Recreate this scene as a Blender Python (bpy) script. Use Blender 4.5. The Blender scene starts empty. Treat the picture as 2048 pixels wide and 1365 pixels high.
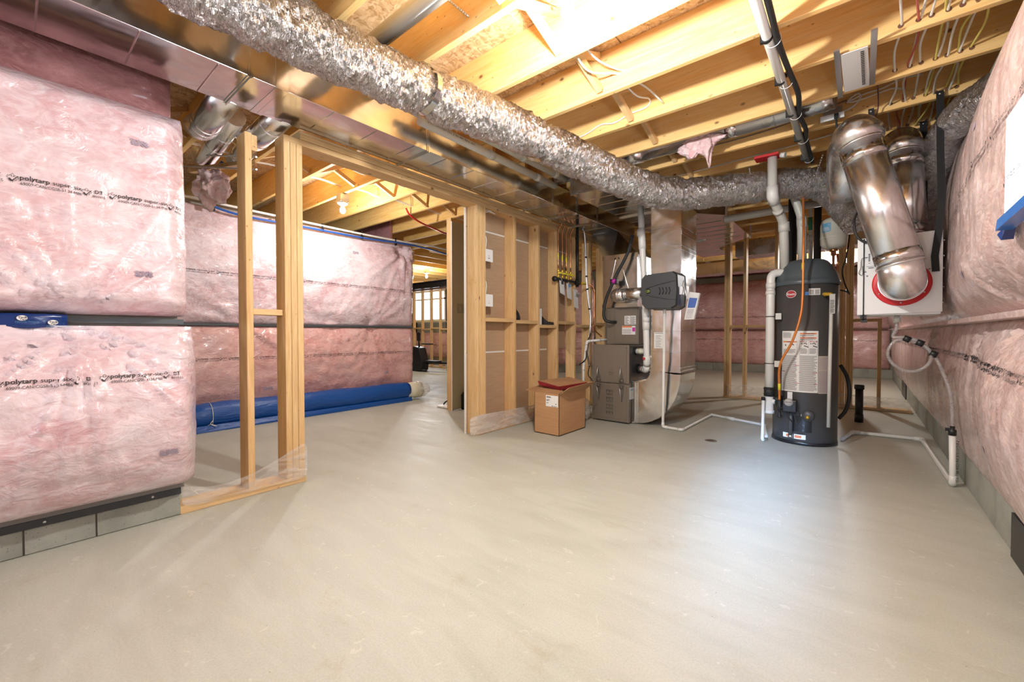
import bpy, bmesh, math, random
from mathutils import Vector, Matrix, noise
R = math.radians
PI = math.pi
random.seed(7)
sc = bpy.context.scene
COL = sc.collection
# ------------------------------------------------------------------ camera, world, exposure, area lights
cam = bpy.data.cameras.new('camera'); cam_o = bpy.data.objects.new('camera', cam); COL.objects.link(cam_o)
cam.sensor_width = 36; cam.lens = 840 * 36 / 2048; cam.clip_start = .02
cam_o.location = (0, 0, 1.0)
cam_o.rotation_euler = (R(90 - 1.06), 0, R(39.7))
sc.camera = cam_o
sc.view_settings.view_transform = 'Standard'; sc.view_settings.look = 'None'
sc.view_settings.gamma = 1; sc.view_settings.use_curve_mapping = False
sc.view_settings.exposure = 0.84
sc.cycles.use_denoising = True
sc.cycles.max_bounces = 10; sc.cycles.diffuse_bounces = 5; sc.cycles.glossy_bounces = 5
sc.cycles.transparent_max_bounces = 12; sc.cycles.sample_clamp_indirect = 6
sc.cycles.caustics_reflective = False; sc.cycles.caustics_refractive = False
w = bpy.data.worlds.new('world'); sc.world = w; w.use_nodes = True
w.node_tree.nodes['Background'].inputs[0].default_value = (.75, .85, 1, 1)
w.node_tree.nodes['Background'].inputs[1].default_value = .6

def area(name, loc, rot, sx, sy, e, col, spread=180):
    l = bpy.data.lights.new(name, 'AREA'); l.shape = 'RECTANGLE'; l.size = sx; l.size_y = sy
    l.energy = e; l.color = col; l.spread = R(spread)
    o = bpy.data.objects.new(name, l); COL.objects.link(o); o.location = loc; o.rotation_euler = rot
    return o
# daylight through the windows of the place (rear patio window, right-hand window, far window), plus an added rear fill
area('rear_window_daylight', (.05, -3.16, 1.70), (R(-72.5), 0, PI + R(5)), .42, 1.3, 6.5, (.33, .58, 1), 9)
area('rear_wide_fill_light', (-1.7, -3.16, 1.75), (R(-90), 0, PI), 1.8, 1.0, 17, (.80, .90, 1), 160)  # wide soft fill added out of view behind the camera
area('right_window_daylight', (.300, 1.32, 1.49), (0, R(90), 0), .26, .9, 7, (.82, .9, 1), 170)
area('far_window_daylight', (-11.1, 8.93, 1.9), (R(-90), 0, 0), 1.2, .8, 30, (.8, .9, 1), 160)
BULBS = [  # x, y, z, watts
    (-.99, 1.57, 2.41, 84), (-4.53, 2.455, 2.41, 36), (-1.0, -1.32, 2.41, 10),  # third bulb is an unseen fill, added to brighten the foreground
    (-8.2, 6.6, 2.41, 46), (-2.6, 9.9, 2.41, 95), (-.35, 9.0, 2.41, 60)]

# ------------------------------------------------------------------ mesh helpers
class MB:
    def __init__(s): s.v = []; s.f = []; s.sm = []
    def add(s, vs, fs, smooth=False):
        b = len(s.v); s.v += [tuple(v) for v in vs]
        s.f += [tuple(i + b for i in f) for f in fs]; s.sm += [smooth] * len(fs); return s
    def box(s, x0, x1, y0, y1, z0, z1):
        vs = [(x, y, z) for x in (x0, x1) for y in (y0, y1) for z in (z0, z1)]
        return s.add(vs, [(0, 1, 3, 2), (4, 6, 7, 5), (0, 4, 5, 1), (2, 3, 7, 6), (0, 2, 6, 4), (1, 5, 7, 3)])
    def hexa(s, a, b):  # two matching quads a (bottom) b (top)
        return s.add(list(a) + list(b), [(3, 2, 1, 0), (4, 5, 6, 7), (0, 1, 5, 4), (1, 2, 6, 5), (2, 3, 7, 6), (3, 0, 4, 7)])
    def prism(s, pts, d0, d1, ax='y'):
        n = len(pts)
        def mk(p, d): return {'y': (p[0], d, p[1]), 'x': (d, p[0], p[1]), 'z': (p[0], p[1], d)}[ax]
        vs = [mk(p, d0) for p in pts] + [mk(p, d1) for p in pts]
        fs = [tuple(range(n)), tuple(range(2 * n - 1, n - 1, -1))] + [(i, i + n, (i + 1) % n + n, (i + 1) % n) for i in range(n)]
        return s.add(vs, fs)
    def tube(s, pts, r, n=14, cap=True, rf=None, smooth=True, inner=False):
        pts = [Vector(p) for p in pts]; k = len(pts)
        if k < 2: return s
        tan = []
        for i in range(k):
            a = pts[max(i - 1, 0)]; b = pts[min(i + 1, k - 1)]; t = (b - a)
            tan.append(t.normalized() if t.length > 1e-9 else Vector((0, 0, 1)))
        up = Vector((0, 0, 1)) if abs(tan[0].z) < .9 else Vector((0, 1, 0))
        u = tan[0].cross(up).normalized(); vs = []
        for i in range(k):
            u = (u - tan[i] * u.dot(tan[i])).normalized(); w_ = tan[i].cross(u)
            rr = r if not callable(r) else r(i / (k - 1))
            m = 1.0
            if 0 < i < k - 1:
                c = max(.35, (pts[i] - pts[i - 1]).normalized().dot(tan[i])); m = 1 / c
            for j in range(n):
                a = 2 * PI * j / n; q = rr if rf is None else rr + rf(pts[i], i, j, a)
                vs.append(pts[i] + (u * math.cos(a) + w_ * math.sin(a)) * q * (m if m < 1.2 else 1.2))
        fs = [(i * n + j, i * n + (j + 1) % n, (i + 1) * n + (j + 1) % n, (i + 1) * n + j) for i in range(k - 1) for j in range(n)]
        s.add(vs, fs, smooth)
        if cap:
            b = len(s.v) - k * n
            s.f += [tuple(b + j for j in range(n - 1, -1, -1)), tuple(b + (k - 1) * n + j for j in range(n))]; s.sm += [False, False]
        return s
    def lathe(s, prof, c, n=40, ax='z', smooth=True):  # prof = [(r, h)]
        vs = []
        for r, h in prof:
            for j in range(n):
                a = 2 * PI * j / n; x, y = r * math.cos(a), r * math.sin(a)
                p = {'z': (x, y, h), 'y': (x, h, y), 'x': (h, x, y)}[ax]
                vs.append((c[0] + p[0], c[1] + p[1], c[2] + p[2]))
        k = len(prof)
        fs = [(i * n + j, i * n + (j + 1) % n, (i + 1) * n + (j + 1) % n, (i + 1) * n + j) for i in range(k - 1) for j in range(n)]
        s.add(vs, fs, smooth)
        b = len(s.v) - k * n
        for i, rev in ((0, True), (k - 1, False)):
            if prof[i][0] > 1e-4:
                s.f.append(tuple(b + i * n + j for j in (range(n - 1, -1, -1) if rev else range(n)))); s.sm.append(False)
        return s
    def ring(s, c, r, t, n=32, m=8, ax='z'):
        c = Vector(c); pts = []
        for j in range(n + 1):
            a = 2 * PI * j / n; x, y = r * math.cos(a), r * math.sin(a)
            pts.append(c + Vector({'z': (x, y, 0), 'y': (x, 0, y), 'x': (0, x, y)}[ax]))
        return s.tube(pts, t, m, cap=False)

def wpos(o):
    p = Vector((0, 0, 0))
    while o is not None: p += o.location; o = o.parent
    return p
def obj(name, mb, m, parent=None, label=None, kind=None, bevel=0, loc=None):
    if isinstance(mb, bpy.types.Mesh): me = mb
    else:
        off = wpos(parent) if loc is None else Vector(loc)
        me = bpy.data.meshes.new(name)
        me.from_pydata([(v[0] - off.x, v[1] - off.y, v[2] - off.z) for v in mb.v], [], mb.f)
        me.polygons.foreach_set('use_smooth', mb.sm); me.update()
    o = bpy.data.objects.new(name, me); COL.objects.link(o)
    if m: me.materials.clear(); me.materials.append(m)
    if parent: o.parent = parent
    if loc is not None: o.location = Vector(loc) - wpos(parent)
    if label: o['label'] = label
    if kind: o['kind'] = kind
    if bevel:
        b = o.modifiers.new('bevel', 'BEVEL'); b.width = bevel; b.segments = 2; b.limit_method = 'ANGLE'; b.angle_limit = R(40)
    return o
def thing(name, label, cat, loc=(0, 0, 0), group=None, kind=None):
    o = bpy.data.objects.new(name, None); COL.objects.link(o); o.location = loc; o.empty_display_size = .1
    if label: o['label'] = label
    if cat: o['category'] = cat
    if group: o['group'] = group
    if kind: o['kind'] = kind
    return o
def tag(o, label, cat, group=None):
    o['label'] = label; o['category'] = cat
    if group: o['group'] = group
    return o
def single(name, mb, m, label, cat, group=None, bevel=0, base=None):
    v = mb.v; base = base or (sum(p[0] for p in v) / len(v), sum(p[1] for p in v) / len(v), min(p[2] for p in v))
    return tag(obj(name, mb, m, None, bevel=bevel, loc=base), label, cat, group)

_bm = {}
def board(parent, name, x0, x1, y0, y1, z0, z1, m, axis=None, label=None, chamfer=.003):
    d = (x1 - x0, y1 - y0, z1 - z0)
    if axis is None: axis = 'xyz'[d.index(max(d))]
    L, a, b = {'x': (d[0], d[1], d[2]), 'y': (d[1], d[0], d[2]), 'z': (d[2], d[1], d[0])}[axis]
    key = (round(L, 3), round(a, 3), round(b, 3), m.name, chamfer)
    if key not in _bm:
        c = chamfer; mb = MB(); l2, a2, b2 = L / 2, a / 2, b / 2
        sec = [(-a2 + c, -b2), (a2 - c, -b2), (a2, -b2 + c), (a2, b2 - c), (a2 - c, b2), (-a2 + c, b2), (-a2, b2 - c), (-a2, -b2 + c)]
        mb.prism(sec, -l2, l2, 'x')
        me = bpy.data.meshes.new(name); me.from_pydata(mb.v, [], mb.f); me.materials.append(m); me.update(); _bm[key] = me
    o = bpy.data.objects.new(name, _bm[key]); COL.objects.link(o)
    o.location = Vector(((x0 + x1) / 2, (y0 + y1) / 2, (z0 + z1) / 2)) - wpos(parent)
    if axis == 'y': o.rotation_euler = (0, 0, PI / 2)
    if axis == 'z': o.rotation_euler = (0, -PI / 2, 0)
    if parent: o.parent = parent
    if label: o['label'] = label
    return o
def strut(parent, name, p0, p1, a, b, m):
    p0 = Vector(p0); p1 = Vector(p1); L = (p1 - p0).length
    key = (round(L, 3), a, b, m.name, 's')
    if key not in _bm:
        mb = MB().box(-L / 2, L / 2, -a / 2, a / 2, -b / 2, b / 2)
        me = bpy.data.meshes.new(name); me.from_pydata(mb.v, [], mb.f); me.materials.append(m); _bm[key] = me
    o = bpy.data.objects.new(name, _bm[key]); COL.objects.link(o)
    o.location = (p0 + p1) / 2 - wpos(parent); o.rotation_euler = (p1 - p0).to_track_quat('X', 'Z').to_euler()
    o.parent = parent
    return o
def arc(pts, r=.05, n=5):  # round the corners of a polyline
    pts = [Vector(p) for p in pts]; out = [pts[0]]
    for i in range(1, len(pts) - 1):
        a, b, c = pts[i - 1], pts[i], pts[i + 1]
        d = min(r, (a - b).length * .45, (c - b).length * .45)
        p, q = b + (a - b).normalized() * d, b + (c - b).normalized() * d
        for k in range(n + 1):
            t = k / n; out.append(p * (1 - t) ** 2 + b * 2 * t * (1 - t) + q * t * t)
    out.append(pts[-1]); return out
def smooth_path(pts, n=8):
    P = [Vector(p) for p in pts]; P = [P[0] * 2 - P[1]] + P + [P[-1] * 2 - P[-2]]; out = []
    for i in range(1, len(P) - 2):
        for k in range(n):
            t = k / n; a, b, c, d = P[i - 1:i + 3]
            out.append(.5 * ((2 * b) + (c - a) * t + (2 * a - 5 * b + 4 * c - d) * t * t + (3 * b - a - 3 * c + d) * t ** 3))
    out.append(P[-2]); return out
def resample(pts, step):
    out = [pts[0].copy()]; acc = 0
    for i in range(1, len(pts)):
        a, b = pts[i - 1], pts[i]; L = (b - a).length; t = step - acc
        while t <= L:
            out.append(a.lerp(b, t / L)); t += step
        acc = L - (t - step)
    return out

# ------------------------------------------------------------------ materials
class NT:
    def __init__(s, name):
        s.m = bpy.data.materials.new(name); s.m.use_nodes = True; s.t = s.m.node_tree
        s.b = s.t.nodes['Principled BSDF']; s.out = s.t.nodes['Material Output']; s._tc = None
    def n(s, typ, **k):
        nd = s.t.nodes.new(typ)
        for a, v in k.items():
            if hasattr(nd, a) and a not in nd.inputs: setattr(nd, a, v)
        return nd
    def l(s, a, b): s.t.links.new(a, b)
    def co(s, scale=(1, 1, 1), rnd=False, world=False, off=(0, 0, 0)):
        if world: src = s.n('ShaderNodeNewGeometry').outputs['Position']
        else:
            if s._tc is None: s._tc = s.n('ShaderNodeTexCoord')
            src = s._tc.outputs['Object']
        mp = s.n('ShaderNodeMapping'); mp.inputs['Scale'].default_value = scale; mp.inputs['Location'].default_value = off
        if rnd:
            oi = s.n('ShaderNodeObjectInfo'); mm = s.n('ShaderNodeVectorMath', operation='SCALE')
            cb = s.n('ShaderNodeCombineXYZ'); s.l(oi.outputs['Random'], cb.inputs[0]); s.l(oi.outputs['Random'], cb.inputs[1]); s.l(oi.outputs['Random'], cb.inputs[2])
            s.l(cb.outputs[0], mm.inputs[0]); mm.inputs['Scale'].default_value = 37.0
            ad = s.n('ShaderNodeVectorMath', operation='ADD'); s.l(src, ad.inputs[0]); s.l(mm.outputs[0], ad.inputs[1]); src = ad.outputs[0]
        s.l(src, mp.inputs[0]); return mp.outputs[0]
    def noise(s, vec, scale, detail=3, rough=.5, dist=0):
        nd = s.n('ShaderNodeTexNoise'); nd.inputs['Scale'].default_value = scale; nd.inputs['Detail'].default_value = detail
        nd.inputs['Roughness'].default_value = rough; nd.inputs['Distortion'].default_value = dist; s.l(vec, nd.inputs['Vector']); return nd.outputs[0]
    def voro(s, vec, scale, feat='F1', out='Distance', rnd=1):
        nd = s.n('ShaderNodeTexVoronoi'); nd.feature = feat; nd.inputs['Scale'].default_value = scale; nd.inputs['Randomness'].default_value = rnd
        s.l(vec, nd.inputs['Vector']); return nd.outputs[out]
    def ramp(s, fac, stops, interp='LINEAR'):
        nd = s.n('ShaderNodeValToRGB'); cr = nd.color_ramp; cr.interpolation = interp
        while len(cr.elements) < len(stops): cr.elements.new(.5)
        for e, (p, c) in zip(cr.elements, stops):
            e.position = p; e.color = tuple(c) + (1,) if isinstance(c, tuple) else (c, c, c, 1)
        s.l(fac, nd.inputs[0]); return nd.outputs[0]
    def mix(s, fac, a, b, mode='MIX'):
        nd = s.n('ShaderNodeMix'); nd.data_type = 'RGBA'; nd.blend_type = mode
        for i, v in ((0, fac), (6, a), (7, b)):
            if hasattr(v, 'is_linked') or hasattr(v, 'links'): s.l(v, nd.inputs[i])
            else: nd.inputs[i].default_value = v if i == 0 else (tuple(v) + (1,))
        return nd.outputs[2]
    def bump(s, h, strength=.3, dist=.01, prev=None):
        nd = s.n('ShaderNodeBump'); nd.inputs['Strength'].default_value = strength; nd.inputs['Distance'].default_value = dist
        s.l(h, nd.inputs['Height'])
        if prev: s.l(prev, nd.inputs['Normal'])
        s.l(nd.outputs[0], s.b.inputs['Normal']); return nd.outputs[0]
    def set(s, **k):
        names = {'base': 'Base Color', 'rough': 'Roughness', 'metal': 'Metallic', 'spec': 'Specular IOR Level', 'coat': 'Coat Weight', 'coatr': 'Coat Roughness',
                 'alpha': 'Alpha', 'em': 'Emission Color', 'ems': 'Emission Strength', 'trans': 'Transmission Weight'}
        for a, v in k.items():
            i = s.b.inputs[names[a]]
            if hasattr(v, 'links'): s.l(v, i)
            else: i.default_value = (tuple(v) + (1,)) if isinstance(v, tuple) else v
        return s.m
def simple(name, c, rough=.5, metal=0, **k): return NT(name).set(base=c, rough=rough, metal=metal, **k)

def m_wood(name, c1, c2, knots=True, cdark=(.16, .06, .02)):
    t = NT(name); v = t.co((.9, 11, 11), rnd=True)
    g = t.noise(v, 2.2, 6, .6, 1.2); g2 = t.noise(t.co((2, 60, 60), rnd=True), 3, 2, .5)
    c = t.ramp(g, [(.3, c1), (.7, c2)])
    c = t.mix(.16, c, t.ramp(g2, [(.35, (.35, .2, .08)), (.65, (1, .9, .75))]), 'MULTIPLY')
    oi = t.n('ShaderNodeObjectInfo'); c = t.mix(.9, c, t.ramp(oi.outputs['Random'], [(0, (.86, .84, .80)), (.5, (1, .98, .95)), (1, (.93, .86, .78))]), 'MULTIPLY')
    if knots:
        vn = t.n('ShaderNodeTexVoronoi'); vn.inputs['Scale'].default_value = 1.0; t.l(t.co((5.5, 9, 9), rnd=True), vn.inputs['Vector'])
        sp_ = t.n('ShaderNodeSeparateColor'); t.l(vn.outputs['Color'], sp_.inputs[0]); gate = t.ramp(sp_.outputs[0], [(.60, 0.0), (.62, 1.0)])
        kf = t.mix(1.0, t.ramp(vn.outputs['Distance'], [(.06, .9), (.10, .45), (.14, 0.0)]), gate, 'MULTIPLY')
        c = t.mix(kf, c, cdark); t.bump(g2, .08, .002)
        dv = t.voro(t.co((14, 22, 22), rnd=True, off=(4, 1, 2)), 1.0); gm_ = t.noise(t.co((3, 5, 5), rnd=True), 1.0, 2)
        c = t.mix(t.mix(1.0, t.ramp(dv, [(.07, .75), (.12, 0.0)]), t.ramp(gm_, [(.48, 0.0), (.56, 1.0)]), 'MULTIPLY'), c, (.28, .13, .05))
    return t.set(base=c, rough=.62, spec=.3)
WOOD = m_wood('pine_lumber', (.66, .43, .19), (.84, .62, .35))
JOIST = m_wood('joist_lumber', (.92, .57, .20), (.97, .72, .35))
JOISTY = m_wood('joist_lumber_yellow', (.86, .52, .15), (.96, .70, .30))
DARKWOOD = m_wood('treated_sill_wood', (.16, .075, .045), (.26, .13, .08), False)

def m_osb():
    t = NT('oriented_strand_board'); v = t.co((1, 1, 1), world=True); nz = t.n('ShaderNodeTexNoise'); nz.inputs['Scale'].default_value = 9; t.l(v, nz.inputs['Vector'])
    ad = t.mix(.13, v, nz.outputs['Color'])
    a = t.n('ShaderNodeTexVoronoi'); a.inputs['Scale'].default_value = 42; mp = t.n('ShaderNodeMapping'); mp.inputs['Scale'].default_value = (.35, 1.9, 1); mp.inputs['Rotation'].default_value = (0, 0, .6); t.l(ad, mp.inputs[0]); t.l(mp.outputs[0], a.inputs['Vector'])
    b = t.n('ShaderNodeTexVoronoi'); b.inputs['Scale'].default_value = 38; mp2 = t.n('ShaderNodeMapping'); mp2.inputs['Scale'].default_value = (1.9, .38, 1); mp2.inputs['Rotation'].default_value = (0, 0, .9); t.l(ad, mp2.inputs[0]); t.l(mp2.outputs[0], b.inputs['Vector'])
    sx = t.n('ShaderNodeSeparateColor'); t.l(a.outputs['Color'], sx.inputs[0]); sy = t.n('ShaderNodeSeparateColor'); t.l(b.outputs['Color'], sy.inputs[0])
    c1 = t.ramp(sx.outputs[0], [(0, (.42, .23, .09)), (.45, (.66, .44, .22)), (1, (.84, .66, .42))]); c2 = t.ramp(sy.outputs[1], [(0, (.34, .17, .06)), (.4, (.66, .44, .22)), (1, (.80, .60, .36))])
    c = t.mix(t.noise(v, 30, 1), c1, c2); t.bump(sx.outputs[0], .3, .003)
    return t.set(base=c, rough=.7)
OSB = m_osb()

def m_concrete():
    t = NT('troweled_concrete'); v = t.co(world=True)
    a = t.noise(v, .9, 5, .6, .6); b = t.noise(t.co((1.2, 5, 1), world=True), 1.6, 5, .65, .8); g = t.noise(v, 140, 2, .6)
    c = t.ramp(a, [(.3, (.44, .45, .385)), (.7, (.53, .54, .475))]); c = t.mix(.35, c, t.ramp(b, [(.35, (.41, .42, .36)), (.6, (.56, .57, .51))]))
    c = t.mix(.18, c, t.ramp(g, [(.35, (.5, .45, .36)), (.6, (1, 1, 1))]), 'MULTIPLY')
    st = t.noise(t.co((1, 1, 1), world=True, off=(3, 1, 0)), 3.2, 6, .7, .4); c = t.mix(t.ramp(st, [(.60, 0.0), (.74, .40)]), c, (.34, .27, .14))
    sp = t.voro(v, 13); c = t.mix(t.ramp(sp, [(.022, .8), (.03, 0.0)]), c, (.16, .12, .08))
    lt = t.noise(t.co((1, 1, 1), world=True, off=(9, 4, 0)), 16, 3, .5, 1.5); c = t.mix(t.ramp(lt, [(.66, 0.0), (.7, .3)]), c, (.72, .70, .64))
    t.bump(b, .12, .01, t.bump(g, .06, .003))
    return t.set(base=c, rough=t.ramp(b, [(.3, .42), (.7, .62)]), spec=.35)
CONC = m_concrete()
def m_block():
    t = NT('concrete_block_grey'); v = t.co(rnd=True); g = t.noise(v, 60, 4, .7); a = t.noise(v, 5, 3)
    c = t.ramp(a, [(.3, (.26, .275, .235)), (.7, (.38, .39, .34))]); p = t.voro(v, 55); c = t.mix(t.ramp(p, [(.10, .6), (.18, 0.0)]), c, (.10, .10, .09))
    t.bump(g, .5, .006); return t.set(base=c, rough=.9)
BLOCK = m_block()
MORTAR = simple('mortar', (.27, .26, .22), .95)

def m_pink(name, pale, deep, stretch=(1, 1, 1), sheen=.5, rgh=.2):
    t = NT(name); v = t.co(stretch, world=True)
    a = t.noise(v, 2.4, 7, .62, 1.1); b = t.noise(t.co((1, 1.8, 3.5), world=True, off=(5, 2, 1)), 6, 5, .6, 1.6)
    c = t.ramp(a, [(.33, deep), (.5, tuple((x + y) / 2 for x, y in zip(pale, deep))), (.66, pale)])
    c = t.mix(t.ramp(b, [(.42, 0.0), (.68, .75)]), c, tuple(min(1, p * 1.08 + .02) for p in pale))
    d = t.noise(t.co((1, 1.2, 2.2), world=True, off=(1, 7, 3)), 20, 4, .6, .9); c = t.mix(t.ramp(d, [(.3, .30), (.42, 0.0)]), c, tuple(p * .72 for p in deep))
    e = t.noise(t.co((1, 1, 1.6), world=True), 9, 5, .55, 2.2); f = t.noise(t.co((1, .6, 2.6), world=True, off=(2, 2, 2)), 26, 3, .6, 1.2)
    n1 = t.bump(e, .34, .03); t.bump(f, .14, .006, n1)
    return t.set(base=c, rough=rgh, spec=sheen, coat=.35, coatr=.12)
PINK = m_pink('insulation_under_clear_poly', (.77, .67, .715), (.65, .38, .41))
PINKR = m_pink('insulation_under_poly_draped', (.68, .54, .51), (.50, .31, .28), (1, 2.2, .45), .5, .24)
PINKB = m_pink('insulation_under_poly_rosy', (.70, .45, .43), (.58, .27, .25))
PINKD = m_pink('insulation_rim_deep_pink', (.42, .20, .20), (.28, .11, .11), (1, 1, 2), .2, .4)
def m_fluff():
    t = NT('raw_pink_fibreglass'); v = t.co(); a = t.noise(v, 22, 6, .7, 1); c = t.ramp(a, [(.3, (.84, .46, .48)), (.65, (.95, .80, .80))]); t.bump(a, .9, .02); return t.set(base=c, rough=.95)
FLUFF = m_fluff()
def m_galv(name, c=(.72, .73, .73), rough=.2, sp=26):
    t = NT(name); v = t.co(); x = t.n('ShaderNodeTexVoronoi'); x.inputs['Scale'].default_value = sp; t.l(v, x.inputs['Vector'])
    s = t.n('ShaderNodeSeparateColor'); t.l(x.outputs['Color'], s.inputs[0])
    cc = t.mix(.10, c, t.ramp(s.outputs[0], [(0, (.45, .45, .46)), (1, (.95, .95, .95))]))
    a = t.noise(v, 1.6, 3, .5, .5); t.bump(a, .35, .05)
    return t.set(base=cc, metal=1.0, rough=t.ramp(t.noise(v, 4, 3), [(.3, rough * .7), (.7, rough * 1.35)]))
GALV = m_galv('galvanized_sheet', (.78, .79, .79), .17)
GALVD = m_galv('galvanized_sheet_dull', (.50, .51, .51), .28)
PIPEM = m_galv('galvanized_round_pipe', (.94, .94, .95), .25, 12)
def m_foil():
    t = NT('wrinkled_foil'); at = t.n('ShaderNodeAttribute'); at.attribute_name = 'crinkle'; v = at.outputs['Vector']
    def mp(sc_, off=(0, 0, 0)):
        m_ = t.n('ShaderNodeMapping'); m_.inputs['Scale'].default_value = sc_; m_.inputs['Location'].default_value = off; t.l(v, m_.inputs[0]); return m_.outputs[0]
    a = t.noise(mp((120, 18, 18)), 1.0, 4, .65, 1.8); b = t.noise(mp((150, 40, 40), (3, 3, 3)), 1.0, 3, .6, 1.0); c = t.voro(mp((52, 24, 24)), 1.0)
    e = t.noise(mp((46, 9, 9), (1, 5, 2)), 1.0, 3, .6, 2.2); er = t.ramp(e, [(.34, 0.0), (.5, 1.0), (.66, 0.0)])
    n00 = t.bump(er, 1.0, .022); n0 = t.bump(c, 1.0, .018, n00); n1 = t.bump(a, 1.0, .03, n0); t.bump(b, .8, .008, n1)
    return t.set(base=(.86, .85, .84), metal=1.0, rough=.13)
FOIL = m_foil()
TAPEM = simple('foil_tape', (.82, .82, .82), .16, 1.0)
PVC = simple('white_pvc', (.78, .79, .76), .32); PVCG = simple('grey_white_pvc', (.62, .62, .57), .38)
BLACKP = simple('black_abs_plastic', (.012, .012, .013), .4); RUBBER = simple('black_rubber', (.02, .02, .02), .6)
BLACKI = simple('black_iron_pipe', (.03, .028, .027), .45, .4)
COPPER = simple('copper_tube', (.72, .30, .14), .25, 1.0); COPPERO = simple('orange_coated_copper', (.75, .24, .05), .3, .35)
BRASS = simple('yellow_brass', (.75, .48, .06), .3, .6); YEL = simple('yellow_band', (.85, .72, .03), .5)
RED = simple('red_plastic', (.60, .012, .02), .4); REDPEX = simple('red_pex', (.62, .02, .02), .35)
BLUEPEX = simple('blue_pex', (.02, .10, .42), .35); BLUETAPE = simple('blue_sheathing_tape', (.006, .035, .17), .22); BLUETAPE2 = simple('bright_blue_tape', (.01, .14, .50), .25)
INK = simple('black_ink', (.025, .02, .022), .6); INKB = simple('blue_ink_smudge', (.36, .29, .36), .6); INKP = simple('pale_blue_ink', (.16, .42, .66), .5)
WHITEP = simple('white_plastic', (.80, .80, .78), .4); PAPER = simple('white_paper', (.82, .82, .80), .7); PAPERG = simple('grey_sticker', (.50, .49, .46), .6)
CABLE = simple('white_cable', (.78, .76, .70), .5); CABLEY = simple('yellow_cable', (.72, .62, .16), .5); CABLER = simple('red_cable', (.55, .12, .10), .5)
BATTEN = simple('dark_plastic_batten', (.06, .075, .08), .4); SEAL = simple('black_sealant_edge', (.035, .038, .042), .5)
CARD = None
def m_card(name, c, c2):
    t = NT(name); a = t.noise(t.co((1, 1, 14)), 5, 3); cc = t.ramp(a, [(.35, c), (.65, c2)]); return t.set(base=cc, rough=.85)
CARD = m_card('corrugated_cardboard', (.43, .235, .11), (.48, .27, .13)); CARDP = m_card('drywall_back_paper', (.40, .27, .165), (.45, .31, .195))
GREYW = simple('olive_grey_painted_drywall', (.52, .50, .36), .6); GYPS = simple('drywall_edge_white', (.75, .74, .70), .8)
FURN = NT('taupe_enamelled_steel'); FURN.bump(FURN.noise(FURN.co(), 240, 2), .1, .001); FURN = FURN.set(base=(.22, .185, .145), rough=.42, metal=.25)
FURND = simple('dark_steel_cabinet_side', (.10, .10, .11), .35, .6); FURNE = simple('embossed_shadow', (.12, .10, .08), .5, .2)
WH = simple('charcoal_enamel', (.075, .071, .069), .33); WHC = simple('slate_grey_cap', (.085, .105, .12), .35); WHD = simple('black_enamel', (.012, .012, .013), .3)
HUMI = simple('charcoal_plastic', (.045, .048, .052), .42); TANKW = simple('ivory_enamel', (.66, .64, .55), .35)
HRVW = simple('white_enamel_panel', (.80, .82, .83), .35); STRAP = simple('black_webbing', (.006, .006, .007), .7)
STEEL = simple('zinc_steel', (.62, .63, .64), .35, 1.0); GREENT = simple('green_tape', (.02, .22, .10), .5)
ORANGE = simple('orange_ink', (.80, .20, .04), .5); REDI = simple('red_ink', (.45, .03, .04), .5); CREAM = simple('cream_foam', (.74, .72, .56), .6)
TARP = NT('blue_tarp'); TARP.bump(TARP.noise(TARP.co((1, .4, 2)), 14, 3, .5, 1), .5, .02); TARP = TARP.set(base=(.006, .075, .32), rough=.4)
BLACKS = simple('black_steel', (.02, .02, .022), .4, .3); MAROON = simple('maroon_card', (.26, .015, .02), .6); LIME = simple('lime_badge', (.45, .55, .03), .4)
MAG = simple('magenta_clamp', (.55, .03, .40), .4); BLUEG = simple('blue_graphic', (.08, .16, .5), .5)
def m_poly(name, a, tint=(.85, .80, .74)):
    t = NT(name); e = t.noise(t.co((1, .6, 2.4)), 7, 2, .5, 1.2); t.bump(e, .5, .02)
    tr = t.n('ShaderNodeBsdfTransparent'); mx = t.n('ShaderNodeMixShader'); lw = t.ramp(e, [(.4, a), (.7, min(1, a + .25))])
    t.l(lw, mx.inputs[0]); t.l(tr.outputs[0], mx.inputs[1]); t.set(base=tint, rough=.15, spec=.7); t.l(t.b.outputs[0], mx.inputs[2]); t.l(mx.outputs[0], t.out.inputs[0]); return t.m
POLY = m_poly('clear_poly_film', .08); POLYM = m_poly('milky_poly_film', .28); HOSE = m_poly('clear_vinyl_hose', .45, (.42, .39, .38))
def m_glow(name, c, e): return NT(name).set(base=(.8, .8, .8), em=c, ems=e)
BULB = m_glow('lit_bulb', (1, .96, .88), 40); DAY = m_glow('daylit_window_pane', (.86, .93, 1), 3.0); DAYR = m_glow('daylit_poly_covered_pane', (.9, .93, 1), 1.1)

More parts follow.
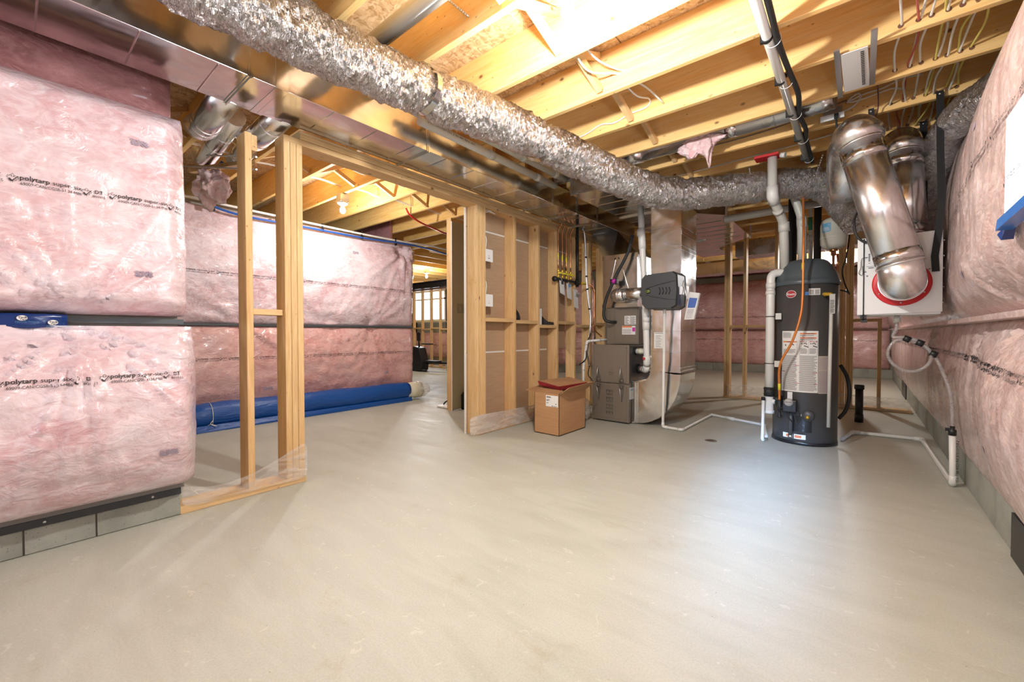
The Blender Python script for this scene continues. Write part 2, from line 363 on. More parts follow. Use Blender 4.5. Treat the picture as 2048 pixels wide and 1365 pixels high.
# ------------------------------------------------------------------ print on flat or curved surfaces
_tx = {}
def text2d(s, size, sx=1., bold=0., res=2):
    k = (s, size, sx, bold, res)
    if k in _tx: return _tx[k]
    c = bpy.data.curves.new('t', 'FONT'); c.body = s; c.size = size; c.offset = bold; c.resolution_u = res; c.fill_mode = 'FRONT'
    o = bpy.data.objects.new('t', c); COL.objects.link(o); dg = bpy.context.evaluated_depsgraph_get(); dg.update()
    me = bpy.data.meshes.new_from_object(o.evaluated_get(dg))
    vs = [(v.co.x * sx, v.co.y) for v in me.vertices]; fs = [tuple(p.vertices) for p in me.polygons]
    bpy.data.objects.remove(o); bpy.data.curves.remove(c); bpy.data.meshes.remove(me)
    _tx[k] = (vs, fs); return _tx[k]
def stroke2d(pts, wd, closed=False):
    vs = []; fs = []
    if closed: pts = pts + [pts[0]]
    for (x0, y0), (x1, y1) in zip(pts, pts[1:]):
        L = math.hypot(x1 - x0, y1 - y0) or 1; nx, ny = -(y1 - y0) / L * wd / 2, (x1 - x0) / L * wd / 2; b = len(vs)
        vs += [(x0 + nx, y0 + ny), (x0 - nx, y0 - ny), (x1 - nx, y1 - ny), (x1 + nx, y1 + ny)]; fs.append((b, b + 1, b + 2, b + 3))
    return vs, fs
def rect2d(x0, x1, y0, y1): return [(x0, y0), (x1, y0), (x1, y1), (x0, y1)], [(0, 1, 2, 3)]
def shift2d(g, dx, dy, s=1.): return [(x * s + dx, y * s + dy) for x, y in g[0]], g[1]
def join2d(gs):
    V = []; F = []
    for vs, fs in gs: b = len(V); V += vs; F += [tuple(i + b for i in f) for f in fs]
    return V, F
LEAF = [(0, -.5), (.02, -.2), (.3, -.25), (.25, -.12), (.5, .1), (.4, .14), (.44, .34), (.26, .28), (.2, .38), (.08, .18), (.12, .44), (0, .6)]
LEAF = LEAF + [(-x, y) for x, y in reversed(LEAF[1:-1])]
def leaf2d(dx, dy, s):
    return join2d([shift2d(stroke2d(LEAF, .035, True), dx, dy, s), shift2d(join2d([stroke2d([(-.28, -.02), (-.08, -.36)], .16), stroke2d([(-.1, -.36), (.46, .34)], .07)]), dx, dy, s)])
def tw(g): return max(v[0] for v in g[0])
def poly_print(k=1., res=2):
    a = text2d('polytarp', .031, .98, .0005, res); b = text2d('super-six', .0295, .98, .0001, res); c = text2d('69009-CAN/CGSB-51.34-M86', .0205, .8, 0, res)
    x1 = .036; x2 = x1 + tw(a) + .009; x3 = x2 + tw(b); f = (x3 - x1) / (tw(c) + .002); c = ([(x * f, y) for x, y in c[0]], c[1])
    g = [leaf2d(.014, .000, .040), shift2d(a, x1, 0), shift2d(b, x2, 0), shift2d(c, x1 + .002, -.0255), leaf2d(x3 + .018, -.004, .040),
         shift2d(text2d('DT', .026, 1.0, .0003, res), x3 + .048, -.002), shift2d(text2d('801015', .018, .95, 0, res), x3 + .040, -.0245)]
    V, F = join2d(g); return [(x * k, y * k) for x, y in V], F
PR_PERIOD = .36
def map2d(g, fn):
    mb = MB(); mb.add([fn(x, y) for x, y in g[0]], g[1]); return mb
def decal(parent, name, g, m, o, ux, uy, label=None):
    o = Vector(o); ux = Vector(ux); uy = Vector(uy)
    return obj(name, map2d(g, lambda x, y: o + ux * x + uy * y), m, parent, label, kind='stuff' if ('letter' in name or 'mark' in name or 'barcode' in name) else None)

# ================================================================== SETTING
tagk = 'structure'
fl = obj('floor', MB().box(-14.5, .95, -3.3, 13.2, -.12, 0), CONC, None, kind=tagk)
ceil_ = thing('ceiling', None, None, (0, 0, 2.57), kind=tagk)
# subfloor sheets
k = 0
for iy in range(-3, 11):
    for ix in range(-6, 1):
        x0 = ix * 2.44 + .02 - (1.22 if iy % 2 else 0) ; y0 = iy * 1.22 + .37
        x1 = min(x0 + 2.434, 1.3); 
        if x0 > 1.2: continue
        board(ceil_, 'osb_panel', x0, x1, y0, y0 + 1.214, 2.857, 2.875, OSB, chamfer=.001)
obj('subfloor_backing', MB().box(-15, 1.4, -3.4, 13.3, 2.877, 2.9), DARKWOOD, ceil_)
JO = 1.60
for i in range(-10, 23):
    yf = JO + .487 * i
    board(ceil_, 'joist', -2.80, .92, yf - .038, yf, 2.572, 2.857, JOIST, 'x')
    yl = yf - .1
    xl = -9.6 if yl < 5.2 else -5.3
    board(ceil_, 'joist', xl, -2.66, yl - .038, yl, 2.572, 2.857, JOISTY, 'x')
for i in range(0, 14):
    xx = -5.42 - .487 * i
    board(ceil_, 'joist', xx - .038, xx, 5.24, 12.4, 2.572, 2.857, JOISTY, 'y')
for i in range(-6, 21):   # cross bridging
    y0 = JO + .487 * i; y1 = y0 + .449
    if y1 > 12: break
    strut(ceil_, 'bridging_strut', (-1.40, y0 + .012, 2.84), (-1.34, y1 - .012, 2.60), .038, .038, WOOD)
    strut(ceil_, 'bridging_strut', (-1.30, y0 + .012, 2.61), (-1.36, y1 - .012, 2.83), .038, .038, WOOD)
    if -1 < y0 < 6:
        strut(ceil_, 'bridging_strut', (-4.30, y0 - .09, 2.84), (-4.22, y1 - .11, 2.60), .038, .038, WOOD)
        strut(ceil_, 'bridging_strut', (-4.20, y0 - .09, 2.61), (-4.26, y1 - .11, 2.83), .038, .038, WOOD)
# rim boards over the foundation walls
board(ceil_, 'rim_board', .92, .958, -3.3, 12.6, 2.55, 2.857, DARKWOOD)
board(ceil_, 'joist_blocking', -2.72, -2.68, 4.56, 4.94, 2.60, 2.857, WOOD)

def block_wall(name, x0, x1, y0, y1, z1=.2, L=.397, high=2.5, ax='y', edges=None):
    """one course of exposed concrete blocks below the insulation, core wall above"""
    wl = thing(name, None, None, ((x0 + x1) / 2, (y0 + y1) / 2, 0), kind=tagk)
    obj('wall_core', MB().box(x0 + .012 * (ax == 'y'), x1 - .012 * (ax == 'y'), y0 + .012 * (ax == 'x'), y1 - .012 * (ax == 'x'), 0, high), MORTAR, wl)
    if ax == 'y':
        n = int(math.ceil((y1 - y0) / (L + .006))); 
        for r_ in range(1):
            y = y1
            for i in range(n):
                ya = max(y0, y - L) if not edges or i >= len(edges) else edges[i]
                if y - ya > .03: board(wl, 'concrete_block', x0, x1, ya, y, .002, z1, BLOCK, 'y', chamfer=.004)
                y = ya - .007
    else:
        n = int(math.ceil((x1 - x0) / (L + .006))); x = x1
        for i in range(n):
            xa = max(x0, x - L)
            if x - xa > .03: board(wl, 'concrete_block', xa, x, y0, y1, .002, z1, BLOCK, 'x', chamfer=.004)
            x = xa - .007
    return wl
# left wall, with its corner running back
block_wall('wall_left', -3.10, -2.87, -3.1, .60, .19, .397, high=2.15, edges=[.273, .040])
board(bpy.data.objects['wall_left'], 'sill_plate', -3.10, -2.96, -3.1, .60, 2.15, 2.19, DARKWOOD)
block_wall('wall_left_return', -5.6, -3.10, .38, .60, .19, ax='x', high=2.5)
block_wall('wall_far_left', -5.68, -5.46, .60, 4.06, .17, high=2.42)
block_wall('wall_far_left_return', -9.6, -5.68, 3.86, 4.06, .17, ax='x', high=2.42)
block_wall('wall_far_left_side', -14.3, -14.1, 3.9, 9.2, .19, high=2.5)
block_wall('wall_far_left_back', -14.3, -4.9, 9.15, 9.35, .19, ax='x', high=2.5)
block_wall('wall_right', .54, .78, -3.1, 12.5, .26, high=2.50)
block_wall('wall_back', -5.2, .54, 12.3, 12.5, .20, ax='x', high=2.5)
block_wall('wall_back_side', -5.2, -5.0, 9.3, 12.5, .2, high=2.5)
block_wall('wall_behind_camera', -3.1, .54, -3.4, -3.2, .2, ax='x', high=2.85)
# rear patio window frame in the wall behind the camera
win3 = thing('window_3', None, None, (.05, -3.19, 1.45), kind=tagk)
obj('window_frame', MB().box(-.30, .40, -3.2, -3.17, .95, 1.0).box(-.30, .40, -3.2, -3.17, 2.38, 2.43).box(-.30, -.25, -3.2, -3.17, 1.0, 2.38).box(.35, .40, -3.2, -3.17, 1.0, 2.38), WHITEP, win3)
obj('pane', MB().box(-.25, .35, -3.195, -3.185, 1.0, 2.38), DAYR, win3)
# closing boards over the foundation on the left and behind so no sky leaks in
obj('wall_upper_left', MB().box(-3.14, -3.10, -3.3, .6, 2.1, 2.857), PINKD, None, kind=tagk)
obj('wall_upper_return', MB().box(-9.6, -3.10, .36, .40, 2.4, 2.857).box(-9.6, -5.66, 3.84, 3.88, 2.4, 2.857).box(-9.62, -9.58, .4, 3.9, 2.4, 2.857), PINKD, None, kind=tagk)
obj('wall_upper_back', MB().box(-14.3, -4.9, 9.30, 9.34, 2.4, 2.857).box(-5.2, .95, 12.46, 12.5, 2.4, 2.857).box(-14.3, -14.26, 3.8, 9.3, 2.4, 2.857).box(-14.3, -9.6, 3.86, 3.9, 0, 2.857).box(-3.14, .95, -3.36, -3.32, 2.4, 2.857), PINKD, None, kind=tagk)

# ------------------------------------------------------------------ insulation blankets
def blanket(name, label, org, ad, nd, s0, s1, z0, z1, mat, prof, pins=(), amp=1., prints=(), tdir=1, step=.025, pscale=.85, pres=2, group=None, vert=False, smudges=()):
    org = Vector(org); ad = Vector(ad); nd = Vector(nd)
    def depth(s, z):
        t = min(1, max(0, (z - z0) / (z1 - z0))); e = max(0, min(1, min(s - s0, s1 - s) / .10))
        d = prof(s, t) * (.35 + .65 * math.sin(e * PI / 2))
        p = Vector((s, z, org.x + org.y))
        env = min(1, t / .06, (1 - t) / .06)
        q = Vector((s * 1.3, z * 3.2, 1.7)) if not vert else Vector((s * 4.2, z * .8, 1.7))
        q2 = Vector((s * 5, z * 10, 4.7)) if not vert else Vector((s * 11, z * 1.8, 4.7))
        d += env * amp * (.022 * noise.noise(q) + .011 * noise.noise(q2) - .010 * (1 - abs(noise.noise(q * 2.3))) ** 6)
        for (ps, pz, st) in pins:
            dx, dz = s - ps, z - pz; r = math.hypot(dx, dz)
            if r < 1.1:
                d -= env * st * .06 * math.exp(-(r / .10) ** 2)
                th = math.atan2(dz, dx); k_ = noise.noise(Vector((math.cos(th) * 2.6, math.sin(th) * 2.6, ps * 3)))
                rid = (1 - abs(noise.noise(Vector((math.cos(th) * 5, math.sin(th) * 5, ps + 5))))) ** 10
                d += env * st * (.045 * rid + .03 * k_) * math.exp(-r / .42) * min(1, r / .05)
        return max(d, 0)
    def P(s, z, off=0): return org + ad * s + nd * (depth(s, z) + off) + Vector((0, 0, z))
    S_ = [s0]
    while S_[-1] < s1 - 1e-4:
        c_ = S_[-1]; far = vert and (c_ < .4 or c_ > 6)
        S_.append(min(s1, c_ + step * (3.5 if far else 1)))
    ns = len(S_) - 1; nz = max(6, int((z1 - z0) / step))
    mb = MB(); vs = []
    for i in range(ns + 1):
        for j in range(nz + 1):
            t = j / nz; t = .5 - .5 * math.cos(PI * t) if False else t
            vs.append(P(S_[i], z0 + (z1 - z0) * t))
    fs = [(i * (nz + 1) + j, (i + 1) * (nz + 1) + j, (i + 1) * (nz + 1) + j + 1, i * (nz + 1) + j + 1) for i in range(ns) for j in range(nz)]
    # closed edges back to the wall
    b = len(vs); edge = [(i, 0) for i in range(ns + 1)] + [(ns, j) for j in range(1, nz + 1)] + [(i, nz) for i in range(ns - 1, -1, -1)] + [(0, j) for j in range(nz - 1, 0, -1)]
    for i, j in edge: vs.append(org + ad * S_[i] + Vector((0, 0, z0 + (z1 - z0) * j / nz)))
    m_ = len(edge)
    for a in range(m_):
        c = (a + 1) % m_; fs.append((edge[a][0] * (nz + 1) + edge[a][1], b + a, b + c, edge[c][0] * (nz + 1) + edge[c][1]))
    fs.append(tuple(b + a for a in range(m_)))
    mb.add(vs, fs, True)
    if (ad.cross(Vector((0, 0, 1)))).dot(nd) < 0: mb.f = [tuple(reversed(f)) for f in mb.f]
    base = org + ad * ((s0 + s1) / 2) + Vector((0, 0, z0)); base = (base.x, base.y, z0)
    th_ = thing(name, label, 'insulation', base, group)
    obj('poly_covered_batt', mb, mat, th_)
    if prints:
        g = poly_print(pscale, pres)
        for (sp, zp, ep, slope, ph) in prints:   # start s, z, end s, slope
            s_ = sp + ph; 
            while (s_ - ep) * tdir < 0:
                def f(x, y, s_=s_):
                    ss = s_ + tdir * x; return P(ss, zp + y + slope * (ss - sp), .008 if vert else .005)
                if s0 + .02 < min(s_, s_ + tdir * PR_PERIOD * pscale * .95) and max(s_, s_ + tdir * PR_PERIOD * pscale * .95) < s1 - .01:
                    obj('printed_lettering', map2d(g, f), INK, th_, kind='stuff')
                s_ += tdir * PR_PERIOD * pscale
    for (ss, zz, sz) in smudges:
        gg = text2d('2X6', sz, 1.3, .001, 1); V, F = join2d([gg, shift2d(gg, .004, -.006), shift2d(text2d('310', sz * .9, 1.4, .001, 1), .003, .004)])
        obj('smudged_stamp', map2d((V, F), lambda x, y: P(ss + tdir * x, zz + y, .004)), INKB, th_, kind='stuff')
    return th_, P
pil = lambda d, e=.42: (lambda s, t: d * max(0, math.sin(PI * min(.999, max(.001, t)))) ** e)
random.seed(3)
# near left wall
bl1, P1 = blanket('insulation_blanket', 'upper pink insulation blanket under clear poly on the near left wall', (-2.90, 0, 0), (0, 1, 0), (1, 0, 0), -3.0, .63, 1.09, 2.17, PINK,
    lambda s, t: min(1, (t + .004) / .07) ** .5 * (.215 - .09 * t) * (1 - max(0, (t - .9) / .1) ** 2),
    pins=[(.20, 1.07, 1.2), (-.9, 1.07, 1)], prints=[(-2.98, 1.65, .63, 0, .241)], step=.016, smudges=[(.40, 1.93, .03), (.40, 1.28, .03)])
bl2, P2 = blanket('insulation_blanket', 'lower pink insulation blanket with poly pleats fanning from a pin, near left wall', (-2.90, 0, 0), (0, 1, 0), (1, 0, 0), -3.0, .66, .205, 1.035, PINK,
    lambda s, t: .05 + (.25) * math.sin(PI * min(.985, max(.02, .04 + t * .96))) ** .5, pins=[(.20, 1.05, 1.8), (-.9, 1.05, 1.2)], prints=[(-2.98, .795, .66, 0, .19)], step=.016, smudges=[(.47, .40, .034)])
# edge of poly hanging over the batten below
def strip(name, pts, w_, h, m, parent): return None
bt = single('fastening_batten', MB().box(-2.872, -2.845, -3.0, .62, 1.05, 1.075), BATTEN, 'dark horizontal batten between the two pink blankets on the near left wall', 'batten')
bt2 = thing('fastening_batten', 'black lower batten screwed above the grey blocks on the near left wall', 'batten', (-2.86, -1.2, .15))
obj('strip', MB().box(-2.872, -2.852, -3.0, .60, .122, .156), SEAL, bt2); obj('poly_edge', MB().box(-2.872, -2.858, -3.0, .615, .156, .215), simple('grey_poly_edge', (.22, .21, .20), .3), bt2)
for y in (-.9, -.4, .10, .48): obj('screw_head', MB().lathe([(.007, 0), (.006, .004), (.0001, .005)], (-2.852, y, .14), 8, 'x'), STEEL, bt2)
# blue tape with the maker's oval
tp = thing('sheathing_tape', 'dark navy tape strip with white ovals on the near left batten', 'tape', (-2.79, -.3, 1.03))
def tap(s, z): s += .13; return Vector((-2.795 + .006 * math.sin(s * 31) - .02 * max(0, (s - .13) / .05), s, z))
mb = MB(); vs = []; ns = 60
for i in range(ns + 1):
    s_ = -1.2 + 1.252 * i / ns
    for j in range(5): vs.append(tap(s_, 1.024 + .062 * j / 4 + (.003 * math.sin(i * .9) if j == 0 else 0)) + Vector((.004 * math.sin(i * 1.3 + j * 2) + .005 * (j % 2) * (i > ns - 6), 0, 0)))
b = len(vs); vs += [v + Vector((-.05, 0, 0)) for v in vs]
fs = [(i * 5 + j, (i + 1) * 5 + j, (i + 1) * 5 + j + 1, i * 5 + j + 1) for i in range(ns) for j in range(4)]
fs += [(i * 5 + j + 1 + b, (i + 1) * 5 + j + 1 + b, (i + 1) * 5 + j + b, i * 5 + j + b) for i in range(ns) for j in range(4)]
fs += [(i * 5, b + i * 5, b + (i + 1) * 5, (i + 1) * 5) for i in range(ns)] + [((i + 1) * 5 + 4, b + (i + 1) * 5 + 4, b + i * 5 + 4, i * 5 + 4) for i in range(ns)] + [(ns * 5 + j, ns * 5 + j + b, ns * 5 + j + 1 + b, ns * 5 + j + 1) for j in range(4)]
mb.add(vs, fs, True); obj('tape_band', mb, BLUETAPE, tp)
for y, z in ((.045, 1.066), (.135, 1.048), (-.15, 1.068), (-.37, 1.05)):
    el = ([(.016 * math.cos(2 * PI * i / 20), .0115 * math.sin(2 * PI * i / 20)) for i in range(20)], [tuple(range(20))])
    decal(tp, 'white_oval', el, WHITEP, (-2.782, y, z), (0, 1, 0), (0, 0, 1))
    decal(tp, 'oval_lettering', join2d([shift2d(text2d('Tuck', .012, 1.1, .0004, 1), -.012, -.001), shift2d(text2d('Tape', .009, 1.1, .0002, 1), -.007, -.0085)]), INK, (-2.7815, y, z), (0, 1, 0), (0, 0, 1))
    decal(tp, 'small_lettering', join2d([shift2d(text2d('SHEATHING TAPE  SHEATHING TAPE', .0035, 1.2, 0, 1), 0, 0), shift2d(text2d('RUBAN ADHESIF POUR REVETEMENT', .0035, 1.3, 0, 1), 0, -.005)]), INKP, (-2.7815, y - .02, z - .016), (0, 1, 0), (0, 0, 1))
# rear left wall
pinsR = [(1.72, 1.10, 1.3), (2.75, 1.10, .9), (3.86, 2.24, 1.6), (3.35, 1.10, 1.2)]
blanket('insulation_blanket', 'upper pink insulation blanket behind the wood studs, under the blue pipe', (-5.48, 0, 0), (0, 1, 0), (1, 0, 0), .62, 4.10, 1.105, 2.36, PINK, lambda s, t: .13 * math.sin(PI * min(.97, max(.01, .02 + t * .90))) ** .4,
    pinsR, prints=[(.8, 1.66, 4.08, -.005, .05)], step=.03, pres=1, smudges=[(3.05, 2.1, .04), (3.2, 1.22, .03)])
blanket('insulation_blanket', 'lower pink insulation blanket behind the blue tarp roll', (-5.48, 0, 0), (0, 1, 0), (1, 0, 0), .62, 4.10, .16, 1.085, PINKB, lambda s, t: .15 * math.sin(PI * min(.98, max(.02, .03 + t * .95))) ** .4,
    [(1.72, 1.09, 1.3), (2.75, 1.09, .9), (3.35, 1.09, 1.2)], prints=[(.8, .72, 4.08, 0, .15)], step=.03, pres=1, smudges=[(1.9, .34, .05), (3.5, .42, .04)])
single('fastening_batten', MB().box(-5.47, -5.40, .62, 4.08, 1.083, 1.105), BATTEN, 'dark batten between the pink blankets behind the wood studs', 'batten')
# right wall
blanket('insulation_blanket', 'upper pink insulation blanket draped in poly bulging from the right wall', (.56, 0, 0), (0, 1, 0), (-1, 0, 0), -3.0, 11.9, 1.085, 2.44, PINKR,
    lambda s, t: (.215 - .085 * min(1, max(0, (s - 2.5) / 1.4))) * (math.sin(PI / 2 * min(1, (t + .01) / .2)) ** .6) * (1 - max(0, (t - .55) / .45) ** 1.5 * .95),
    pins=[(2.45, 1.10, .6), (4.2, 1.1, .5), (6, 1.1, .5)], amp=.35, prints=[(8.6, 1.60, .6, -.012, 0)], tdir=-1, step=.018, vert=True, smudges=[(2.95, 1.27, .035), (2.6, 1.85, .03)])
blanket('insulation_blanket', 'lower pink insulation blanket hanging in vertical folds along the right wall', (.56, 0, 0), (0, 1, 0), (-1, 0, 0), -3.0, 11.9, .20, 1.06, PINKR,
    lambda s, t: .02 + (.20 - .145 * min(1, max(0, (s - 2.3) / 1.2))) * (math.sin(PI * min(.97, max(.0, t * .97)) ** 1.0) ** .75) * (.75 + .25 * t), pins=[(2.5, 1.08, .6), (3.4, 1.06, .6), (5.4, 1.06, .5)], amp=.45,
    prints=[(10.5, .86, .6, 0, 0)], tdir=-1, step=.018, vert=True, smudges=[(3.1, .42, .045)])
single('fastening_batten', MB().box(.44, .56, -3.0, 11.9, 1.06, 1.085), PINKR, 'narrow recessed seam strip between the blankets on the right wall', 'batten')
# back wall
blanket('insulation_blanket', 'upper pink insulation blanket on the far back wall', (0, 12.31, 0), (1, 0, 0), (0, -1, 0), -5.0, .50, 1.09, 2.36, PINKB, pil(.14), [(-2.6, 1.1, 1), (-1.2, 1.1, 1)], prints=[(-4.9, 1.42, .5, 0, 0)], step=.06, pres=1)
blanket('insulation_blanket', 'lower pink insulation blanket on the far back wall above the blocks', (0, 12.31, 0), (1, 0, 0), (0, -1, 0), -5.0, .50, .20, 1.07, PINKB, pil(.14), [(-2.2, 1.1, 1), (-.6, 1.1, 1)], prints=[(-4.9, .84, .5, 0, 0)], step=.06, pres=1)
single('fastening_batten', MB().box(-5.0, .5, 12.26, 12.31, 1.07, 1.09), DARKWOOD, 'dark seam strip between blankets on the far back wall', 'batten')
# far left room, behind the far studs
blanket('insulation_blanket', 'pink insulation blanket under the far left window', (0, 9.15, 0), (1, 0, 0), (0, -1, 0), -14.0, -5.0, .19, 1.02, PINKB, pil(.12), [(-11, 1.0, 1)], prints=[(-13.9, .62, -5.2, 0, 0)], step=.09, pres=1)
blanket('insulation_blanket', 'pink insulation blanket beside the far left window', (0, 9.15, 0), (1, 0, 0), (0, -1, 0), -10.3, -5.0, 1.04, 2.3, PINKB, pil(.12), step=.09)
# rim pockets between joists
for i in range(-2, 8):
    yf = JO + .487 * i
    mb = MB(); cx = .76 if i != 2 else .60
    vs = []; 
    y0, y1 = yf + .004, yf + .445
    n_ = 8
    mb2 = MB(); gv = []
    for a in range(n_ + 1):
        for c in range(n_ + 1):
            u, v = a / n_, c / n_; bul = .12 * (math.sin(PI * u) * math.sin(PI * v)) ** .5 + .02 * noise.noise(Vector((u * 4, v * 4, i)))
            gv.append((.86 - bul - .1 * (1 - v), y0 + (y1 - y0) * u, 2.46 + .38 * v))
    gf = [(a * (n_ + 1) + c, a * (n_ + 1) + c + 1, (a + 1) * (n_ + 1) + c + 1, (a + 1) * (n_ + 1) + c) for a in range(n_) for c in range(n_)]
    mb2.add(gv, gf, True); mb2.box(.84, .90, y0, y1, 2.45, 2.85)
    single('rim_insulation_pocket', mb2, PINKR, 'pink insulation pocket between joists above the right wall, %s counted from the camera end' % ['first', 'second', 'third', 'fourth', 'fifth', 'sixth', 'seventh', 'eighth', 'ninth', 'tenth'][i + 2], 'insulation', 'rim insulation pockets over the right wall')
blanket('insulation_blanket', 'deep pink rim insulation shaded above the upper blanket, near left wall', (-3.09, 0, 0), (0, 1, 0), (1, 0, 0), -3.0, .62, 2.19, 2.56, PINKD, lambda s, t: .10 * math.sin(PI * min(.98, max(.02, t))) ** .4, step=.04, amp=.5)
blanket('insulation_blanket', 'lower pink insulation blanket on the wall behind the camera', (0, -3.2, 0), (1, 0, 0), (0, 1, 0), -2.8, -.35, .22, 1.12, PINK, pil(.15), step=.08)
fill_win = thing('added_fill_window', None, None, (-1.7, -3.19, 1.75), kind=tagk)  # added frame and glowing pane around the wide rear fill light
obj('window_frame', MB().box(-2.66, -.82, -3.2, -3.17, 1.2, 1.25).box(-2.66, -.82, -3.2, -3.17, 2.25, 2.30).box(-2.66, -2.61, -3.2, -3.17, 1.25, 2.25).box(-.87, -.82, -3.2, -3.17, 1.25, 2.25), WHITEP, fill_win)
obj('pane', MB().box(-2.61, -.87, -3.195, -3.185, 1.25, 2.25), DAYR, fill_win)
# windows
win1 = thing('window_1', None, None, (.45, 1.35, 1.42), kind=tagk)
obj('window_frame', MB().box(.355, .56, .80, 1.92, 1.30, 1.335).box(.355, .56, .80, 1.92, 1.66, 1.69).box(.355, .56, .80, .83, 1.335, 1.66).box(.355, .56, 1.86, 1.89, 1.335, 1.66), WHITEP, win1)
obj('pane', MB().box(.312, .325, .82, 1.83, 1.335, 1.61), DAYR, win1)
g = poly_print(.85, 2); wt = obj('printed_lettering', map2d(g, lambda x, y: Vector((.3105, 1.84 - x, 1.43 + y))), INK, win1)
g2 = thing('window_tape', 'bright blue tape strip along the bottom of the glowing right window', 'tape', (.33, 1.9, 1.31))
mb = MB(); mb.hexa([(.300, 1.86, 1.300), (.335, 1.86, 1.300), (.335, .80, 1.33), (.300, .80, 1.33)], [(.300, 1.84, 1.328), (.335, 1.84, 1.328), (.335, .80, 1.355), (.300, .80, 1.355)]); obj('tape_band', mb, BLUETAPE2, g2)
mb = MB(); mb.hexa([(.315, 1.93, 1.300), (.34, 1.93, 1.300), (.34, 1.88, 1.275), (.315, 1.88, 1.275)], [(.325, 1.92, 1.315), (.34, 1.92, 1.315), (.34, 1.84, 1.335), (.325, 1.84, 1.335)]); obj('folded_tape_end', mb, BLUETAPE, g2)
win2 = thing('window_2', None, None, (-11.1, 9.1, 1.4), kind=tagk)
fb = MB()
for a in ((-11.9, -10.25, 1.40, 1.46), (-11.9, -10.25, 2.36, 2.42), (-11.9, -11.84, 1.46, 2.36), (-10.31, -10.25, 1.46, 2.36), (-10.95, -10.90, 1.46, 2.36), (-11.9, -10.25, 2.10, 2.15)): fb.box(a[0], a[1], 9.0, 9.08, a[2], a[3])
obj('window_frame', fb, WHITEP, win2); obj('pane', MB().box(-11.86, -10.3, 9.09, 9.11, 1.44, 2.38), DAY, win2)
obj('window_sill', MB().box(-11.95, -10.2, 8.95, 9.14, 1.36, 1.40), GREYW, win2)
obj('window_surround', MB().box(-12.6, -11.9, 9.02, 9.15, 1.04, 2.45).box(-10.25, -10.2, 9.02, 9.15, 1.04, 2.45).box(-11.9, -10.25, 9.02, 9.15, 2.42, 2.5), BLACKP, win2)

# ------------------------------------------------------------------ stud partitions
def stud_y(w_, y, z0=.04, z1=2.247, x0=-3.01, x1=-2.87, t=.038, m=WOOD): return board(w_, 'stud', x0, x1, y, y + t, z0, z1, m, 'z')
pw = thing('wall_partition', None, None, (-2.915, 1.0, 0), kind=tagk)
board(pw, 'bottom_plate', -3.012, -2.868, .60, 1.28, 0, .045, WOOD)
stud_y(pw, .935, z1=2.22)
for i in range(3): stud_y(pw, 1.158 + .0395 * i)
board(pw, 'blocking', -3.0, -2.90, .974, 1.157, 1.115, 1.153, WOOD)
board(pw, 'header_block', -3.10, -2.90, .975, 1.013, 2.13, 2.225, WOOD, 'x')
for i, (z, dx) in enumerate(((2.247, 0), (2.287, .002), (2.322, -.004))):
    board(pw, 'top_plate', -3.01 - dx, -2.87 + dx, (1.158, 1.262, 1.262)[i], (6.3, 6.3, 6.0)[i], z, z + (.038, .034, .022)[i], WOOD, 'y')
pw2 = thing('wall_partition_furnace', None, None, (-2.915, 4.3, 0), kind=tagk)
board(pw2, 'bottom_plate', -3.01, -2.87, 2.93, 6.3, 0, .038, WOOD)
ST = [2.932, 2.972, 3.012, 3.492, 3.926, 4.32, 4.735, 5.15, 5.56, 5.97]
for y in ST: stud_y(pw2, y, .038)
for a, b_, z in ((3.05, 3.492, 1.118), (3.530, 3.926, 1.106), (3.964, 4.32, 1.062), (4.358, 4.735, 1.112), (4.773, 5.15, 1.075), (5.188, 5.56, 1.11)): board(pw2, 'blocking', -3.01, -2.87, a, b_, z, z + .038, WOOD, 'y')
for (a, b_) in ((2.915, 4.125), (4.127, 4.95)):
    for (z0, z1) in ((.012, .80), (.803, 2.056), (2.059, 2.30)):
        b2 = b_ if a < 4 or z0 > 1 else (4.72 if z0 > .5 else 4.34)
        board(pw2, 'drywall_sheet', -3.025, -3.0115, a, b2, z0, z1, CARDP, 'y')
for z in (.801, 2.057): obj('drywall_joint', MB().box(-3.0122, -3.0100, 3.05, 4.9 if z > 1 else 4.30, z - .008, z + .008), GYPS, pw2)
obj('drywall_edge', MB().box(-3.030, -3.0115, 2.905, 2.915, 0, 2.24), GYPS, pw2)
# olive-grey painted wall stub beyond the opening
gw = thing('wall_olive_stub', None, None, (-4.05, 3.9, 0), kind=tagk)
board(gw, 'stud', -4.135, -4.048, 3.655, 3.693, 0, 2.44, WOOD, 'z')
board(gw, 'drywall_sheet', -4.046, -4.033, 3.660, 5.1, .01, 2.43, GREYW, 'y')
obj('drywall_edge', MB().box(-4.046, -4.031, 3.652, 3.660, .0, 2.43), GYPS, gw)
for y in (4.06, 4.46, 4.86): board(gw, 'stud', -4.135, -4.048, y, y + .038, 0, 2.44, WOOD, 'z')
board(gw, 'top_plate', -4.135, -4.048, 3.655, 5.1, 2.44, 2.478, WOOD)
lsw = thing('light_switch', 'ivory light switch plate on the olive-grey painted wall', 'switch', (-4.03, 3.80, 1.32))
obj('switch_plate', MB().box(-4.033, -4.027, 3.742, 3.862, 1.262, 1.385), simple('ivory_plate', (.36, .35, .25), .4), lsw, bevel=.003)
obj('rocker', MB().box(-4.027, -4.021, 3.775, 3.805, 1.29, 1.355), simple('ivory_rocker', (.45, .44, .33), .35), lsw, bevel=.002)
